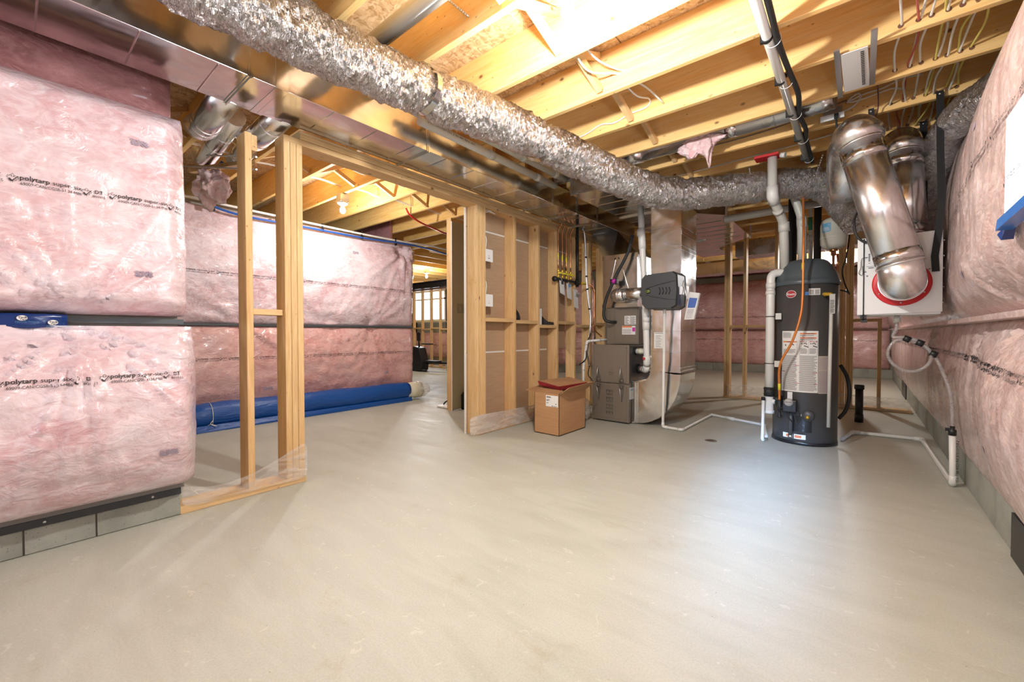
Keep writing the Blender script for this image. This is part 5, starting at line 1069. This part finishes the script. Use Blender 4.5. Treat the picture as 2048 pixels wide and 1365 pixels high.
# expansion tank
et = thing('expansion_tank', 'ivory expansion tank with blue and yellow labels hanging behind the heater', 'tank', (-.215, 5.2, 1.8))
obj('vessel', MB().lathe([(.0001, 1.822), (.05, 1.825), (.09, 1.845), (.106, 1.875), (.108, 1.93), (.110, 1.932), (.110, 1.945), (.108, 1.947), (.108, 2.06), (.10, 2.10), (.07, 2.125), (.0001, 2.135)], (-.215, 5.2, 0), 40), TANKW, et)
obj('neck', MB().lathe([(.012, 1.62), (.012, 1.76), (.022, 1.765), (.022, 1.80), (.035, 1.805), (.035, 1.824)], (-.215, 5.2, 0), 16), COPPER, et)
def ecyl(x, y, th0, z0): a = th0 + x / .108; return Vector((-.215 + .1095 * math.sin(a), 5.2 - .1095 * math.cos(a), z0 + y))
obj('blue_sticker', map2d(sheet(.085, .085, 6), lambda x, y: ecyl(x, y, -.95, 1.985)), INKP, et); obj('yellow_sticker', map2d(sheet(.06, .07, 6), lambda x, y: ecyl(x, y, .48, 2.00)), YEL, et)
obj('sticker_lettering', map2d(join2d(bars(.008, .075, .012, .05, 4) + [rect2d(.01, .07, .06, .072)]), lambda x, y: ecyl(x, y, -.95, 1.985) + Vector((0, -.001, 0))), PAPER, et)
single('copper_pipe', MB().tube([(-.185, 5.22, 1.78), (-.182, 5.22, 1.60)], .009, 10), COPPER, 'short copper pipe dropping beside the expansion tank neck', 'pipe')
single('power_cord', MB().tube(smooth_path([(-.11, 5.6, 2.3), (-.10, 5.5, 2.0), (-.115, 5.2, 1.75), (-.14, 5.05, 1.6), (-.125, 4.95, 1.48), (-.10, 4.93, 1.40), (-.085, 4.93, 1.36), (-.10, 4.94, 1.38), (-.15, 4.93, 1.40)], 6), .006, 7), RUBBER, 'black cord hanging down the post at the right of the water heater', 'cord')
single('black_hose', MB().tube(smooth_path([(-.14, 4.95, .70), (-.09, 5.0, .58), (-.075, 5.0, .42), (-.10, 5.0, .28), (-.15, 4.97, .20)], 6), .016, 10), RUBBER, 'black hose curving out at the right side of the water heater', 'hose')
# orange gas line
gl = thing('gas_line', 'orange coated copper gas line bending in front of the water heater', 'pipe', (-.55, 4.3, .4))
obj('tube', MB().tube(smooth_path([(-.46, 5.05, 2.52), (-.435, 4.84, 2.36), (-.41, 4.60, 2.10), (-.39, 4.41, 1.86), (-.386, 4.36, 1.65), (-.386, 4.35, 1.32), (-.40, 4.345, 1.14), (-.455, 4.345, .93), (-.530, 4.36, .77), (-.555, 4.39, .66), (-.557, 4.43, .52), (-.556, 4.44, .40)], 8), .0095, 12), COPPERO, gl)
obj('yellow_band', MB().tube([(-.386, 4.358, 1.60), (-.386, 4.357, 1.545)], .0115, 12), YEL, gl); obj('yellow_band', MB().tube([(-.557, 4.425, .55), (-.557, 4.435, .49)], .0115, 12), YEL, gl)
obj('iron_fitting', MB().lathe([(.010, .40), (.020, .385), (.014, .37), (.020, .36), (.020, .31), (.012, .305), (.012, .265), (.020, .26), (.020, .245), (.0001, .243)], (-.556, 4.44, 0), 14).tube([(-.556, 4.44, .33), (-.50, 4.44, .33)], .013, 10), BLACKI, gl)
# ================================================================== GAS MANIFOLD on the stud wall
gm = thing('gas_manifold', 'black iron gas manifold with four brass valves on the stud wall', 'manifold', (-2.84, 4.45, 1.65))
obj('iron_header', MB().tube([(-2.835, 4.215, 1.655), (-2.835, 4.74, 1.655)], .018, 14), BLACKI, gm)
obj('end_cap', MB().lathe([(.030, -.0), (.034, -.02), (.030, -.035), (.0001, -.036)], (-2.835, 4.235, 1.655), 18, 'y'), BLACKI, gm)
obj('iron_drop', MB().tube([(-2.835, 4.74, 2.42), (-2.835, 4.74, 1.60)], .019, 14), BLACKI, gm)
obj('tee', MB().tube([(-2.835, 4.74, 1.70), (-2.835, 4.74, 1.62)], .027, 14).tube([(-2.835, 4.69, 1.655), (-2.835, 4.79, 1.655)], .026, 14), BLACKI, gm)
VY = [4.295, 4.385, 4.475, 4.575]
for y in VY: 
    v = obj('brass_valve', MB().lathe([(.012, 1.67), (.016, 1.69), (.016, 1.71), (.011, 1.715), (.011, 1.74), (.015, 1.745), (.015, 1.775), (.008, 1.785)], (-2.835, y, 0), 12), BRASS, gm)
    obj('valve_handle', MB().box(-2.812, -2.80, y - .012, y + .045, 1.722, 1.742).box(-2.825, -2.81, y - .008, y + .008, 1.724, 1.74), YEL, v)
    obj('iron_riser', MB().tube([(-2.835, y, 1.655), (-2.835, y, 1.672)], .016, 12), BLACKI, gm)
sv = obj('side_valve', MB().tube([(-2.835, 4.79, 1.655), (-2.83, 4.93, 1.655)], .012, 12).box(-2.845, -2.815, 4.83, 4.86, 1.635, 1.675), BRASS, gm); obj('valve_handle', MB().box(-2.81, -2.80, 4.83, 4.92, 1.65, 1.665), YEL, sv)
for i, y in enumerate(VY):
    t = thing('copper_gas_line', ['copper gas line rising from the manifold, nearest the camera', 'second copper gas line on the manifold', 'third copper gas line on the manifold', 'copper gas line without yellow band, farthest on the manifold'][i], 'pipe', (-2.835, y, 1.78))
    obj('tube', MB().tube(smooth_path([(-2.835, y, 1.78), (-2.836, y + .004, 2.1), (-2.835, y + .002, 2.24), (-2.80, y + .02, 2.33)], 5), .0075, 10), COPPER, t)
    if i < 3: obj('yellow_band', MB().tube([(-2.836, y + .001, 1.90 - .01 * i), (-2.836, y + .002, 1.97 - .01 * i)], .0095, 10), YEL, t)
for i, (y, z0, z1, tl) in enumerate(((4.34, 1.46, 1.64, .03), (4.50, 1.42, 1.62, .02), (4.66, 1.33, 1.56, 0))):
    t = thing('paper_tag', ['white paper tag with dark corner on the gas manifold, leftmost', 'white paper tag with blue square in the middle of the gas manifold', 'white paper tag with a barcode on the gas manifold, rightmost'][i], 'tag', (-2.81, y, z0))
    mb = MB().hexa([(-2.807, y - .045, z0 + tl), (-2.807, y + .055, z0 - .01 + tl * .5), (-2.803, y + .055, z0 - .01 + tl * .5), (-2.803, y - .045, z0 + tl)], [(-2.807, y - .065, z1), (-2.807, y + .035, z1 - .008), (-2.803, y + .035, z1 - .008), (-2.803, y - .065, z1)])
    obj('card', mb, PAPER, t); obj('string', MB().tube([(-2.805, y, z1 - .01), (-2.83, y, z1 + .05)], .002, 5), CABLE, t)
    if i == 2: obj('barcode_sticker', MB().hexa([(-2.801, y - .02, z1 - .09), (-2.801, y + .06, z1 - .11), (-2.799, y + .06, z1 - .11), (-2.799, y - .02, z1 - .09)], [(-2.801, y - .005, z1 - .03), (-2.801, y + .075, z1 - .05), (-2.799, y + .075, z1 - .05), (-2.799, y - .005, z1 - .03)]), PAPERG, t); decal(t, 'barcode', join2d([rect2d(.008 * k_, .008 * k_ + .003, 0, .04) for k_ in range(7)]), INK, (-2.7975, y, z1 - .093), (0, 1, -.25), (0, .25, 1))
    else: obj('corner_square', MB().box(-2.8015, -2.800, y - .03, y + .02, z1 - .045, z1 - .005), INK if i == 0 else INKP, t)
single('furnace_gas_line', MB().tube(smooth_path([(-2.83, 4.93, 1.655), (-2.82, 5.06, 1.645), (-2.81, 5.13, 1.58), (-2.805, 5.14, 1.40), (-2.80, 5.13, 1.20), (-2.75, 5.05, 1.05), (-2.6, 4.95, .96)], 8), .010, 12), COPPER, 'bare copper line curving from the manifold down toward the furnace', 'pipe')
fl_ = thing('flexible_conduit', 'silver flexible conduit with black bands hanging beside the furnace', 'conduit', (-2.7, 4.9, .5))
cpts = smooth_path([(-2.80, 4.80, 2.352), (-2.80, 4.86, 2.30), (-2.80, 4.90, 2.0), (-2.79, 4.90, 1.7), (-2.77, 4.91, 1.45), (-2.74, 4.92, 1.2), (-2.72, 4.86, .95), (-2.60, 4.60, .75), (-2.52, 4.50, .60)], 8)
obj('braided_tube', MB().tube(resample(cpts, .008), .0125, 10, rf=lambda p, i, j, a: .0012 * (i % 2)), STEEL, fl_)
for z, x, y in ((2.0, -2.80, 4.90), (1.75, -2.792, 4.90), (1.58, -2.782, 4.905), (1.32, -2.755, 4.915)): obj('black_band', MB().tube([(x, y, z + .01), (x, y, z - .01)], .0155, 10), BLACKP, fl_)
single('furnace_wiring', MB().tube(smooth_path([(-2.52, 4.5, .60), (-2.5, 4.44, .50), (-2.42, 4.42, .42), (-2.40, 4.40, .3)], 6), .006, 7).tube(smooth_path([(-2.47, 4.45, 1.0), (-2.53, 4.44, .85), (-2.52, 4.42, .7), (-2.60, 4.40, .62)], 6), .008, 7), RUBBER, 'black wires drooping at the left side of the furnace', 'wire')
pvc('drain_pipe', 'short wrapped white drain elbow at the coil cabinet left side', 'pipe', [(-2.34, 4.62, .925), (-2.42, 4.50, .915), (-2.52, 4.44, .905), (-2.56, 4.43, .60), (-2.55, 4.42, .02)], .014, PVC)
for nm, lab, y, z in (('wall_switch', 'white furnace switch box hanging inside the first stud bay, upper', 3.035, 1.78), ('wall_switch', 'white blank switch box inside the first stud bay, lower', 3.035, 1.33)):
    t = thing(nm, lab, 'switch', (-2.89, 3.1, z)); obj('plate', MB().box(-2.885, -2.878, 3.055, 3.165, z - .062, z + .062), WHITEP, t, bevel=.004); obj('box', MB().box(-2.925, -2.885, 3.052, 3.15, z - .05, z + .05), STEEL, t)
    decal(t, 'switch_face', join2d([rect2d(0, .03, 0, .006), rect2d(.01, .02, .02, .028)]), INK if z > 1.5 else PAPERG, (-2.8775, 3.09, z - .03), (0, 1, 0), (0, 0, 1))
    obj('cable', MB().tube(smooth_path([(-2.91, 3.057, z + .02), (-2.905, 3.057, z + .12), (-2.90, 3.075, z + .19), (-2.905, 3.095, z + .15), (-2.905, 3.08, z + .05)], 6), .005, 7), CABLE, t)
t = thing('shelf_card', 'white card standing on the stud blocking in the third bay', 'card', (-2.9, 3.98, 1.1)); obj('card', MB().box(-2.912, -2.905, 3.968, 4.05, 1.102, 1.29), PAPER, t)
single('shelf_tool', MB().prism([(4.055, 1.102), (4.30, 1.102), (4.29, 1.135), (4.18, 1.14), (4.10, 1.17), (4.055, 1.20)], -2.95, -2.90, 'x'), BLACKP, 'black tool lying on the stud blocking in the third bay', 'tool')
single('black_fitting', MB().lathe([(.055, 0), (.055, .035), (.04, .08), (.012, .12), (.010, .18), (.0001, .18)], (-2.94, 3.60, 1.146), 16), BLACKP, 'black round fitting standing on the stud blocking in the second bay', 'fitting')
t = thing('wire_bundle', 'white wires hooked at the top of the first stud bay', 'cable', (-2.9, 3.0, 2.2)); obj('wires', MB().tube(smooth_path([(-2.93, 3.057, 2.12), (-2.92, 3.07, 2.19), (-2.90, 3.12, 2.225), (-2.88, 3.20, 2.215)], 6), .005, 6).tube(smooth_path([(-2.93, 3.057, 2.15), (-2.91, 3.07, 2.21), (-2.90, 3.10, 2.235), (-2.89, 3.16, 2.235)], 6), .005, 6), CABLE, t)

# ================================================================== FLOOR THINGS
bx = thing('cardboard_box', 'open brown cardboard box with white label by the furnace', 'box', (-2.38, 3.64, 0))
X0, X1, Y0, Y1, ZB = -2.527, -2.232, 3.40, 3.90, .425
q = .004
obj('box_body', MB().box(X0, X1, Y0, Y0 + q, 0.001, ZB - .02).box(X0, X1, Y1 - q, Y1, 0.001, ZB - .02).box(X0, X0 + q, Y0, Y1, 0.001, ZB - .02).box(X1 - q, X1, Y0, Y1, 0.001, ZB - .02).box(X0, X1, Y0, Y1, .001, .008), CARD, bx)
def flap(a, b, c, d_, nm='flap'):
    a, b, c, d_ = map(Vector, (a, b, c, d_)); n_ = (b - a).cross(c - a).normalized() * .004
    obj(nm, MB().hexa([a, b, c, d_], [a + n_, b + n_, c + n_, d_ + n_]), CARD, bx)
flap((X1, Y0, ZB - .02), (X1, Y1, ZB - .02), (X1 + .10, Y1 + .03, ZB + .075), (X1 + .10, Y0 - .02 + .03, ZB + .055))
flap((X0, Y0, ZB - .02), (X0, Y1, ZB - .02), (X0 - .13, Y1, ZB + .035), (X0 - .13, Y0 + .02, ZB - .01))
flap((X0 + .01, Y0, ZB - .02), (X1 - .01, Y0, ZB - .02), (X1 - .03, Y0 + .12, ZB + .0), (X0 - .02, Y0 + .13, ZB + .01))
flap((X0 + .01, Y1, ZB - .02), (X1 - .01, Y1, ZB - .02), (X1 + .02, Y1 + .12, ZB + .05), (X0 - .02, Y1 + .12, ZB + .05))
obj('label', MB().box(X1 - .155, X1 - .012, Y0 - .0015, Y0 - .0002, ZB - .145, ZB - .035), PAPER, bx)
decal(bx, 'label_lettering', join2d([rect2d(.008, .055, .094, .099), rect2d(.008, .065, .086, .091), rect2d(.008, .048, .062, .068), rect2d(.008, .035, .054, .058), rect2d(.008, .032, .032, .037), rect2d(.115, .124, .024, .034), rect2d(.07, .085, .004, .011), rect2d(.09, .13, .004, .008)]), INK, (X1 - .155, Y0 - .0022, ZB - .145), (1, 0, 0), (0, 0, 1))
t = thing('red_carton', 'flattened maroon and brown carton resting inside the cardboard box', 'carton', (-2.42, 3.66, .43))
obj('tray', MB().hexa([(-2.58, 3.56, .455), (-2.36, 3.60, .415), (-2.28, 4.0, .43), (-2.50, 4.0, .47)], [(-2.60, 3.55, .50), (-2.35, 3.58, .455), (-2.26, 4.0, .47), (-2.50, 4.02, .51)]), MAROON, t)
obj('lid', MB().hexa([(-2.59, 3.56, .501), (-2.36, 3.59, .457), (-2.27, 3.99, .472), (-2.50, 4.0, .511)], [(-2.59, 3.56, .504), (-2.36, 3.59, .460), (-2.27, 3.99, .475), (-2.50, 4.0, .514)]), CARD, t)
obj('inner_packing', MB().box(-2.50, -2.26, 3.44, 3.86, .28, .40), CARDP, bx)
def crumple(name, lab, cat, c, sx, sy, sz, m, seed, sub=4, amp=.25, fr=5.):
    bm = bmesh.new(); bmesh.ops.create_icosphere(bm, subdivisions=sub, radius=1)
    for v in bm.verts:
        n_ = noise.noise(v.co * 1.7 + Vector((seed, 0, 0))) * amp * 1.2 + (1 - abs(noise.noise(v.co * fr + Vector((0, seed, 0))))) ** 4 * amp - amp * .6
        v.co = v.co * (1 + n_); v.co = Vector((v.co.x * sx, v.co.y * sy, max(-.98, v.co.z) * sz))
    me = bpy.data.meshes.new(name); bm.to_mesh(me); bm.free(); me.polygons.foreach_set('use_smooth', [True] * len(me.polygons))
    o = bpy.data.objects.new(name, me); COL.objects.link(o); o.location = c; me.materials.append(m); tag(o, lab, cat); return o
crumple('plastic_bag', 'crumpled clear plastic bag between the cardboard box and the furnace', 'bag', (-2.47, 4.22, .125), .11, .13, .12, POLYM, 3)
# tarp roll
tr = thing('tarp_roll', 'long roll wrapped in blue tarp along the pink rear wall, cream foam at its end', 'roll', (-5.2, 2.4, 0))
def wob(p, i, j, a): return .012 * noise.noise(Vector((p.y * 3, math.cos(a) * 1.2, math.sin(a) * 1.2))) + .006 * noise.noise(Vector((p.y * 14, math.cos(a) * 2, math.sin(a) * 2)))
P_ = [Vector((-5.215 - .01 * i / 60, .95 + 2.86 * i / 60, .142)) for i in range(61)]
obj('blue_tarp', MB().tube(P_, lambda t: .128 - .016 * (t < .10) + .004 * t, 26, rf=wob), TARP, tr)
obj('tarp_hem', MB().hexa([(-5.15, .95, .003), (-5.03, .95, .003), (-5.10, 3.83, .003), (-5.22, 3.83, .003)], [(-5.15, .95, .03), (-5.09, .95, .06), (-5.11, 3.83, .06), (-5.22, 3.83, .03)]), TARP, tr)
obj('foam_core', MB().tube([(-5.22, 3.78, .135), (-5.23, 4.06, .135)], .118, 26, rf=lambda p, i, j, a: .004 * math.sin(3 * a)), CREAM, tr)
obj('poly_wrap', MB().tube([Vector((-5.23, 3.98 + .03 * i, .135)) for i in range(9)], lambda t: .128 * (1 - .45 * t ** 2), 26, cap=True, rf=lambda p, i, j, a: .02 * noise.noise(Vector((p.y * 16, math.cos(a) * 3, math.sin(a) * 3)))), POLYM, tr)
obj('white_string', MB().ring((-5.215, 1.34, .142), .135, .003, 28, 6, 'y').tube(smooth_path([(-5.08, 1.34, .11), (-5.05, 1.31, .08), (-5.06, 1.36, .05), (-5.09, 1.32, .07), (-5.10, 1.28, .04)], 6), .003, 6), CABLE, tr)
# drain, stubs
fd = thing('floor_drain', 'small round floor drain in front of the water heater', 'drain', (-1.06, 4.17, 0))
obj('rim', MB().lathe([(.052, 0), (.052, .003), (.044, .004), (.044, .001)], (-1.06, 4.17, .0005), 28), simple('worn_brass_rim', (.30, .24, .17), .5, .6), fd); obj('grate', MB().lathe([(.043, .0005), (.043, .002), (.0001, .002)], (-1.06, 4.17, .0005), 24), BLACKI, fd)
obj('grate_bars', (lambda mb: [mb.box(-1.095 + .014 * i, -1.089 + .014 * i, 4.14, 4.20, .0022, .0045) for i in range(6)] and mb)(MB()), simple('worn_brass_bar', (.30, .24, .17), .5, .6), fd)
sb = thing('pipe_stub', 'black capped pipe stub standing on the floor behind the water heater', 'pipe', (.0, 6.12, 0))
obj('pipe', MB().lathe([(.036, 0), (.036, .37)], (-.005, 6.12, 0), 22), BLACKP, sb); obj('cap', MB().lathe([(.043, .37), (.045, .375), (.045, .41), (.040, .42), (.0001, .42)], (-.005, 6.12, 0), 22), BLACKP, sb); obj('coupling', MB().lathe([(.040, .0), (.040, .09), (.036, .092)], (-.005, 6.12, 0), 22), BLACKP, sb)
# poly film at the foot of the stud walls
def film(name, lab, rows, m=POLY, th_=.0015):
    n_ = len(rows[0]); V = [Vector(p) for r_ in rows for p in r_]; k_ = len(rows)
    mb = MB(); mb.add(V, [(i * n_ + j, i * n_ + j + 1, (i + 1) * n_ + j + 1, (i + 1) * n_ + j) for i in range(k_ - 1) for j in range(n_ - 1)], True)
    o = single(name, mb, m, lab, 'plastic film'); s = o.modifiers.new('thickness', 'SOLIDIFY'); s.thickness = th_; b = o.modifiers.new('sub', 'SUBSURF'); b.levels = b.render_levels = 2; return o
random.seed(5)
film('poly_film', 'clear poly film curling up around the foot of the triple stud', [[(-2.862 + .006 * (k_ % 2) + (.015 if j else 0) * math.sin(k_), y, z0 + (z1 - z0) * j / 3) for j in range(4)] for k_, (y, z0, z1) in enumerate(((.60, .04, .17), (.70, .03, .13), (.80, .035, .12), (.90, .03, .13), (1.0, .03, .15), (1.10, .03, .19), (1.20, .025, .24), (1.284, .02, .29)))])
film('poly_film', 'milky poly sheet flap hanging off the near wall corner onto the sill', [[(-2.84 + .01 * math.sin(k_ * 2), .60 + .03 * k_ - .02 * j, .19 + .02 * j - .035 * k_) for j in range(3)] for k_ in range(4)], POLYM)
film('poly_film', 'clear poly strip stapled along the foot of the brown-backed stud wall', [[(-2.862 + .008 * math.sin(k_ * 1.7 + j), 2.80 + .22 * k_, .008 + (.195 - .004 * k_) * j / 3) for j in range(4)] for k_ in range(10)], POLYM)
film('poly_film', 'clear poly strip along the foot of the far right studs', [[(-1.60 + .22 * k_, 7.115 - .012 * math.sin(k_ * 1.3), .01 + (.225 - .006 * k_) * j / 3) for j in range(4)] for k_ in range(11)], POLY)
# pink fluff
def fluff(label, c, s, seed, drops):
    bm = bmesh.new(); bmesh.ops.create_icosphere(bm, subdivisions=5, radius=1)
    for v in bm.verts:
        d = v.co.copy(); k_ = 1 + .45 * noise.noise(d * 1.6 + Vector((seed, 0, 0))) + .22 * noise.noise(d * 4.2 + Vector((seed, 3, 0))) + .10 * noise.noise(d * 11 + Vector((0, seed, 0)))
        p = d * k_
        for (ax, dz, w_) in drops:
            f = math.exp(-((d.x - ax) / w_) ** 2) * max(0, -d.z) ** 1.2; p.z -= dz * f
        v.co = Vector((p.x * s[0], p.y * s[1], p.z * s[2]))
    me = bpy.data.meshes.new('insulation_tuft'); bm.to_mesh(me); bm.free(); me.polygons.foreach_set('use_smooth', [True] * len(me.polygons)); me.materials.append(FLUFF)
    o = bpy.data.objects.new('insulation_tuft', me); COL.objects.link(o); o.location = c; tag(o, label, 'insulation'); return o
fluff('tuft of raw pink insulation dangling under the bay duct near the ceiling centre', (-1.05, 3.72, 2.60), (.15, .06, .10), 2, [(.45, 1.6, .16), (-.5, .5, .3)])
fluff('tuft of raw pink insulation hanging at the edge of the near left blanket', (-3.80, 1.02, 2.14), (.17, .10, .085), 6, [(-.35, 1.5, .12), (.45, 1.2, .12), (.05, .6, .1)])
fluff('raw pink insulation stuffed above the first branch duct', (-2.95, .76, 2.50), (.14, .10, .07), 11, [])
# blue and white water lines on the rear wall
def hang_line(label, pts, m, r): return single('water_line', MB().tube(smooth_path(pts, 6), r, 10), m, label, 'pipe')
hang_line('white water line clipped above the blue one along the rear wall top', [(-5.33, .7, 2.43), (-5.33, 1.4, 2.40), (-5.33, 2.3, 2.385), (-5.33, 3.2, 2.375), (-5.34, 3.9, 2.385), (-5.40, 4.5, 2.42), (-5.45, 5.3, 2.40)], CABLE, .013)
hang_line('blue water line sagging along the top of the rear pink wall', [(-4.50, 1.28, 2.56), (-4.9, 1.28, 2.47), (-5.2, 1.30, 2.42), (-5.31, 1.40, 2.36), (-5.31, 1.7, 2.31), (-5.31, 2.3, 2.315), (-5.31, 3.2, 2.32), (-5.31, 3.9, 2.35), (-5.36, 4.6, 2.34), (-5.42, 5.4, 2.27)], BLUEPEX, .013)
hang_line('red water line drooping from a joist in the back left room', [(-4.55, 3.33, 2.62), (-4.56, 3.40, 2.55), (-4.60, 3.6, 2.50), (-4.72, 4.0, 2.49), (-4.90, 4.5, 2.49), (-5.2, 5.2, 2.47)], REDPEX, .012)
for i, y in enumerate((1.42, 2.05, 2.6, 3.15, 3.7)): single('pipe_clip', MB().box(-5.335, -5.30, y, y + .02, 2.30, 2.352).box(-5.335, -5.32, y, y + .02, 2.352, 2.41), BLACKP, 'small black clip on the blue and white lines, %s along the rear pink wall' % ['nearest', 'second nearest', 'middle one', 'second farthest', 'farthest'][i], 'clip', 'pipe clips along the rear wall')
for j, (x, lab) in enumerate(((-4.02, 'pair of cables through the back left joists near the opening'), (-4.55, 'pair of cables through the back left joists by the bulb'))):
    mb = MB()
    for s_ in (0, .03): mb.tube(smooth_path([(x + s_ + .008 * math.sin(i * 2 + j), 1.0 + .2435 * i, 2.66 + (.02 if i % 2 else 0)) for i in range(15)], 4), .005, 6)
    single('cable_pair', mb, CABLE, lab, 'cable')
for i, (a, b_) in enumerate((((-3.9, .62, 2.36), (-3.02, 1.14, 2.36)), ((-3.9, .70, 2.30), (-3.02, 1.14, 2.28)))): pass
single('threaded_rod', MB().tube([(-4.36, 1.0, 2.50), (-3.02, 1.05, 2.14)], .006, 8), STEEL, 'thin upper metal rod under the branch ducts by the single stud', 'rod')
single('threaded_rod', MB().tube([(-4.50, 1.0, 2.44), (-3.02, 1.05, 2.06)], .006, 8), STEEL, 'thin lower metal rod under the branch ducts by the single stud', 'rod')
single('loose_lumber', MB().hexa([(-4.45, 1.02, 2.38), (-3.3, 1.10, 2.19), (-3.3, 1.14, 2.19), (-4.45, 1.06, 2.38)], [(-4.45, 1.02, 2.42), (-3.3, 1.10, 2.215), (-3.3, 1.14, 2.215), (-4.45, 1.06, 2.42)]), WOOD, 'thin loose board slanting under the branch ducts', 'board')
# black exercise machine far left
em = thing('exercise_machine', 'black exercise machine standing in the far left room', 'exercise machine', (-8.9, 7.0, 0))
obj('flywheel_housing', MB().prism([(-9.25, .03), (-8.75, .03), (-8.72, .25), (-8.85, .62), (-9.10, .66), (-9.22, .40)], 6.85, 7.1, 'y'), BLACKS, em, bevel=.03)
obj('seat_rail', MB().tube([(-8.9, 7.0, .22), (-7.6, 7.1, .26)], .03, 10), BLACKS, em); obj('pedal_arm', MB().box(-8.7, -8.2, 6.9, 7.1, .24, .30), BLACKS, em, bevel=.02)
obj('display', MB().box(-9.02, -8.90, 6.92, 6.96, .80, 1.02), BLACKS, em, bevel=.01); obj('display_arm', MB().tube([(-8.95, 6.95, .62), (-8.97, 6.95, .85)], .02, 8), BLACKS, em); obj('handle', MB().tube([(-8.9, 7.0, .72), (-8.45, 7.0, .72)], .018, 8), BLACKS, em); obj('floor_bar', MB().tube([(-9.3, 6.9, .03), (-8.6, 6.9, .03)], .03, 8).tube([(-7.6, 6.9, .03), (-7.6, 7.4, .03)], .03, 8).tube([(-7.6, 7.1, .03), (-7.6, 7.1, .26)], .02, 8), BLACKS, em)
single('white_bin', MB().lathe([(.10, 0), (.13, .2), (.13, .22), (.0001, .22)], (-8.35, 7.5, 0), 20), WHITEP, 'white object on the floor behind the exercise machine', 'bin')
cf = thing('chair_frame', 'pale metal chair base peeking past the olive-grey wall stub', 'chair', (-4.3, 3.72, 0))
obj('curved_tube', MB().tube(smooth_path([(-4.10, 3.80, .14), (-4.22, 3.78, .11), (-4.29, 3.76, .07), (-4.31, 3.75, .04)], 6), .010, 8), BLACKS, cf); obj('foot_plate', MB().box(-4.40, -4.15, 3.70, 3.82, .004, .028), WHITEP, cf, bevel=.008)
sh = thing('shelf_unit', 'low black angled frame against the olive-grey wall', 'shelf', (-3.99, 4.0, 0))
obj('frame', MB().prism([(3.80, .004), (3.80, .19), (3.95, .33), (3.97, .33), (3.97, .31), (3.825, .175), (3.825, .004)], -4.02, -3.97, 'x').box(-4.02, -3.97, 3.80, 4.2, .004, .02), BLACKS, sh); obj('weight', MB().lathe([(.03, 0), (.035, .01), (.035, .10), (.03, .11)], (-4.0, 3.98, .14), 14, 'x'), simple('grey_weight', (.30, .33, .32), .5), sh)
# dark smudge & patch near right wall
single('waterproof_patch', MB().box(.528, .539, 2.30, 2.86, .002, .20), BLACKP, 'black waterproofing patch on the block at the bottom right corner', 'patch')
single('waterproof_patch', MB().box(.528, .539, 8.6, 9.4, .002, .24), BLACKP, 'black patch on the blocks far along the right wall past the pipe stub', 'patch')
print('objects', len(bpy.data.objects), 'tris', sum(len(m.polygons) * 2 for m in bpy.data.meshes))
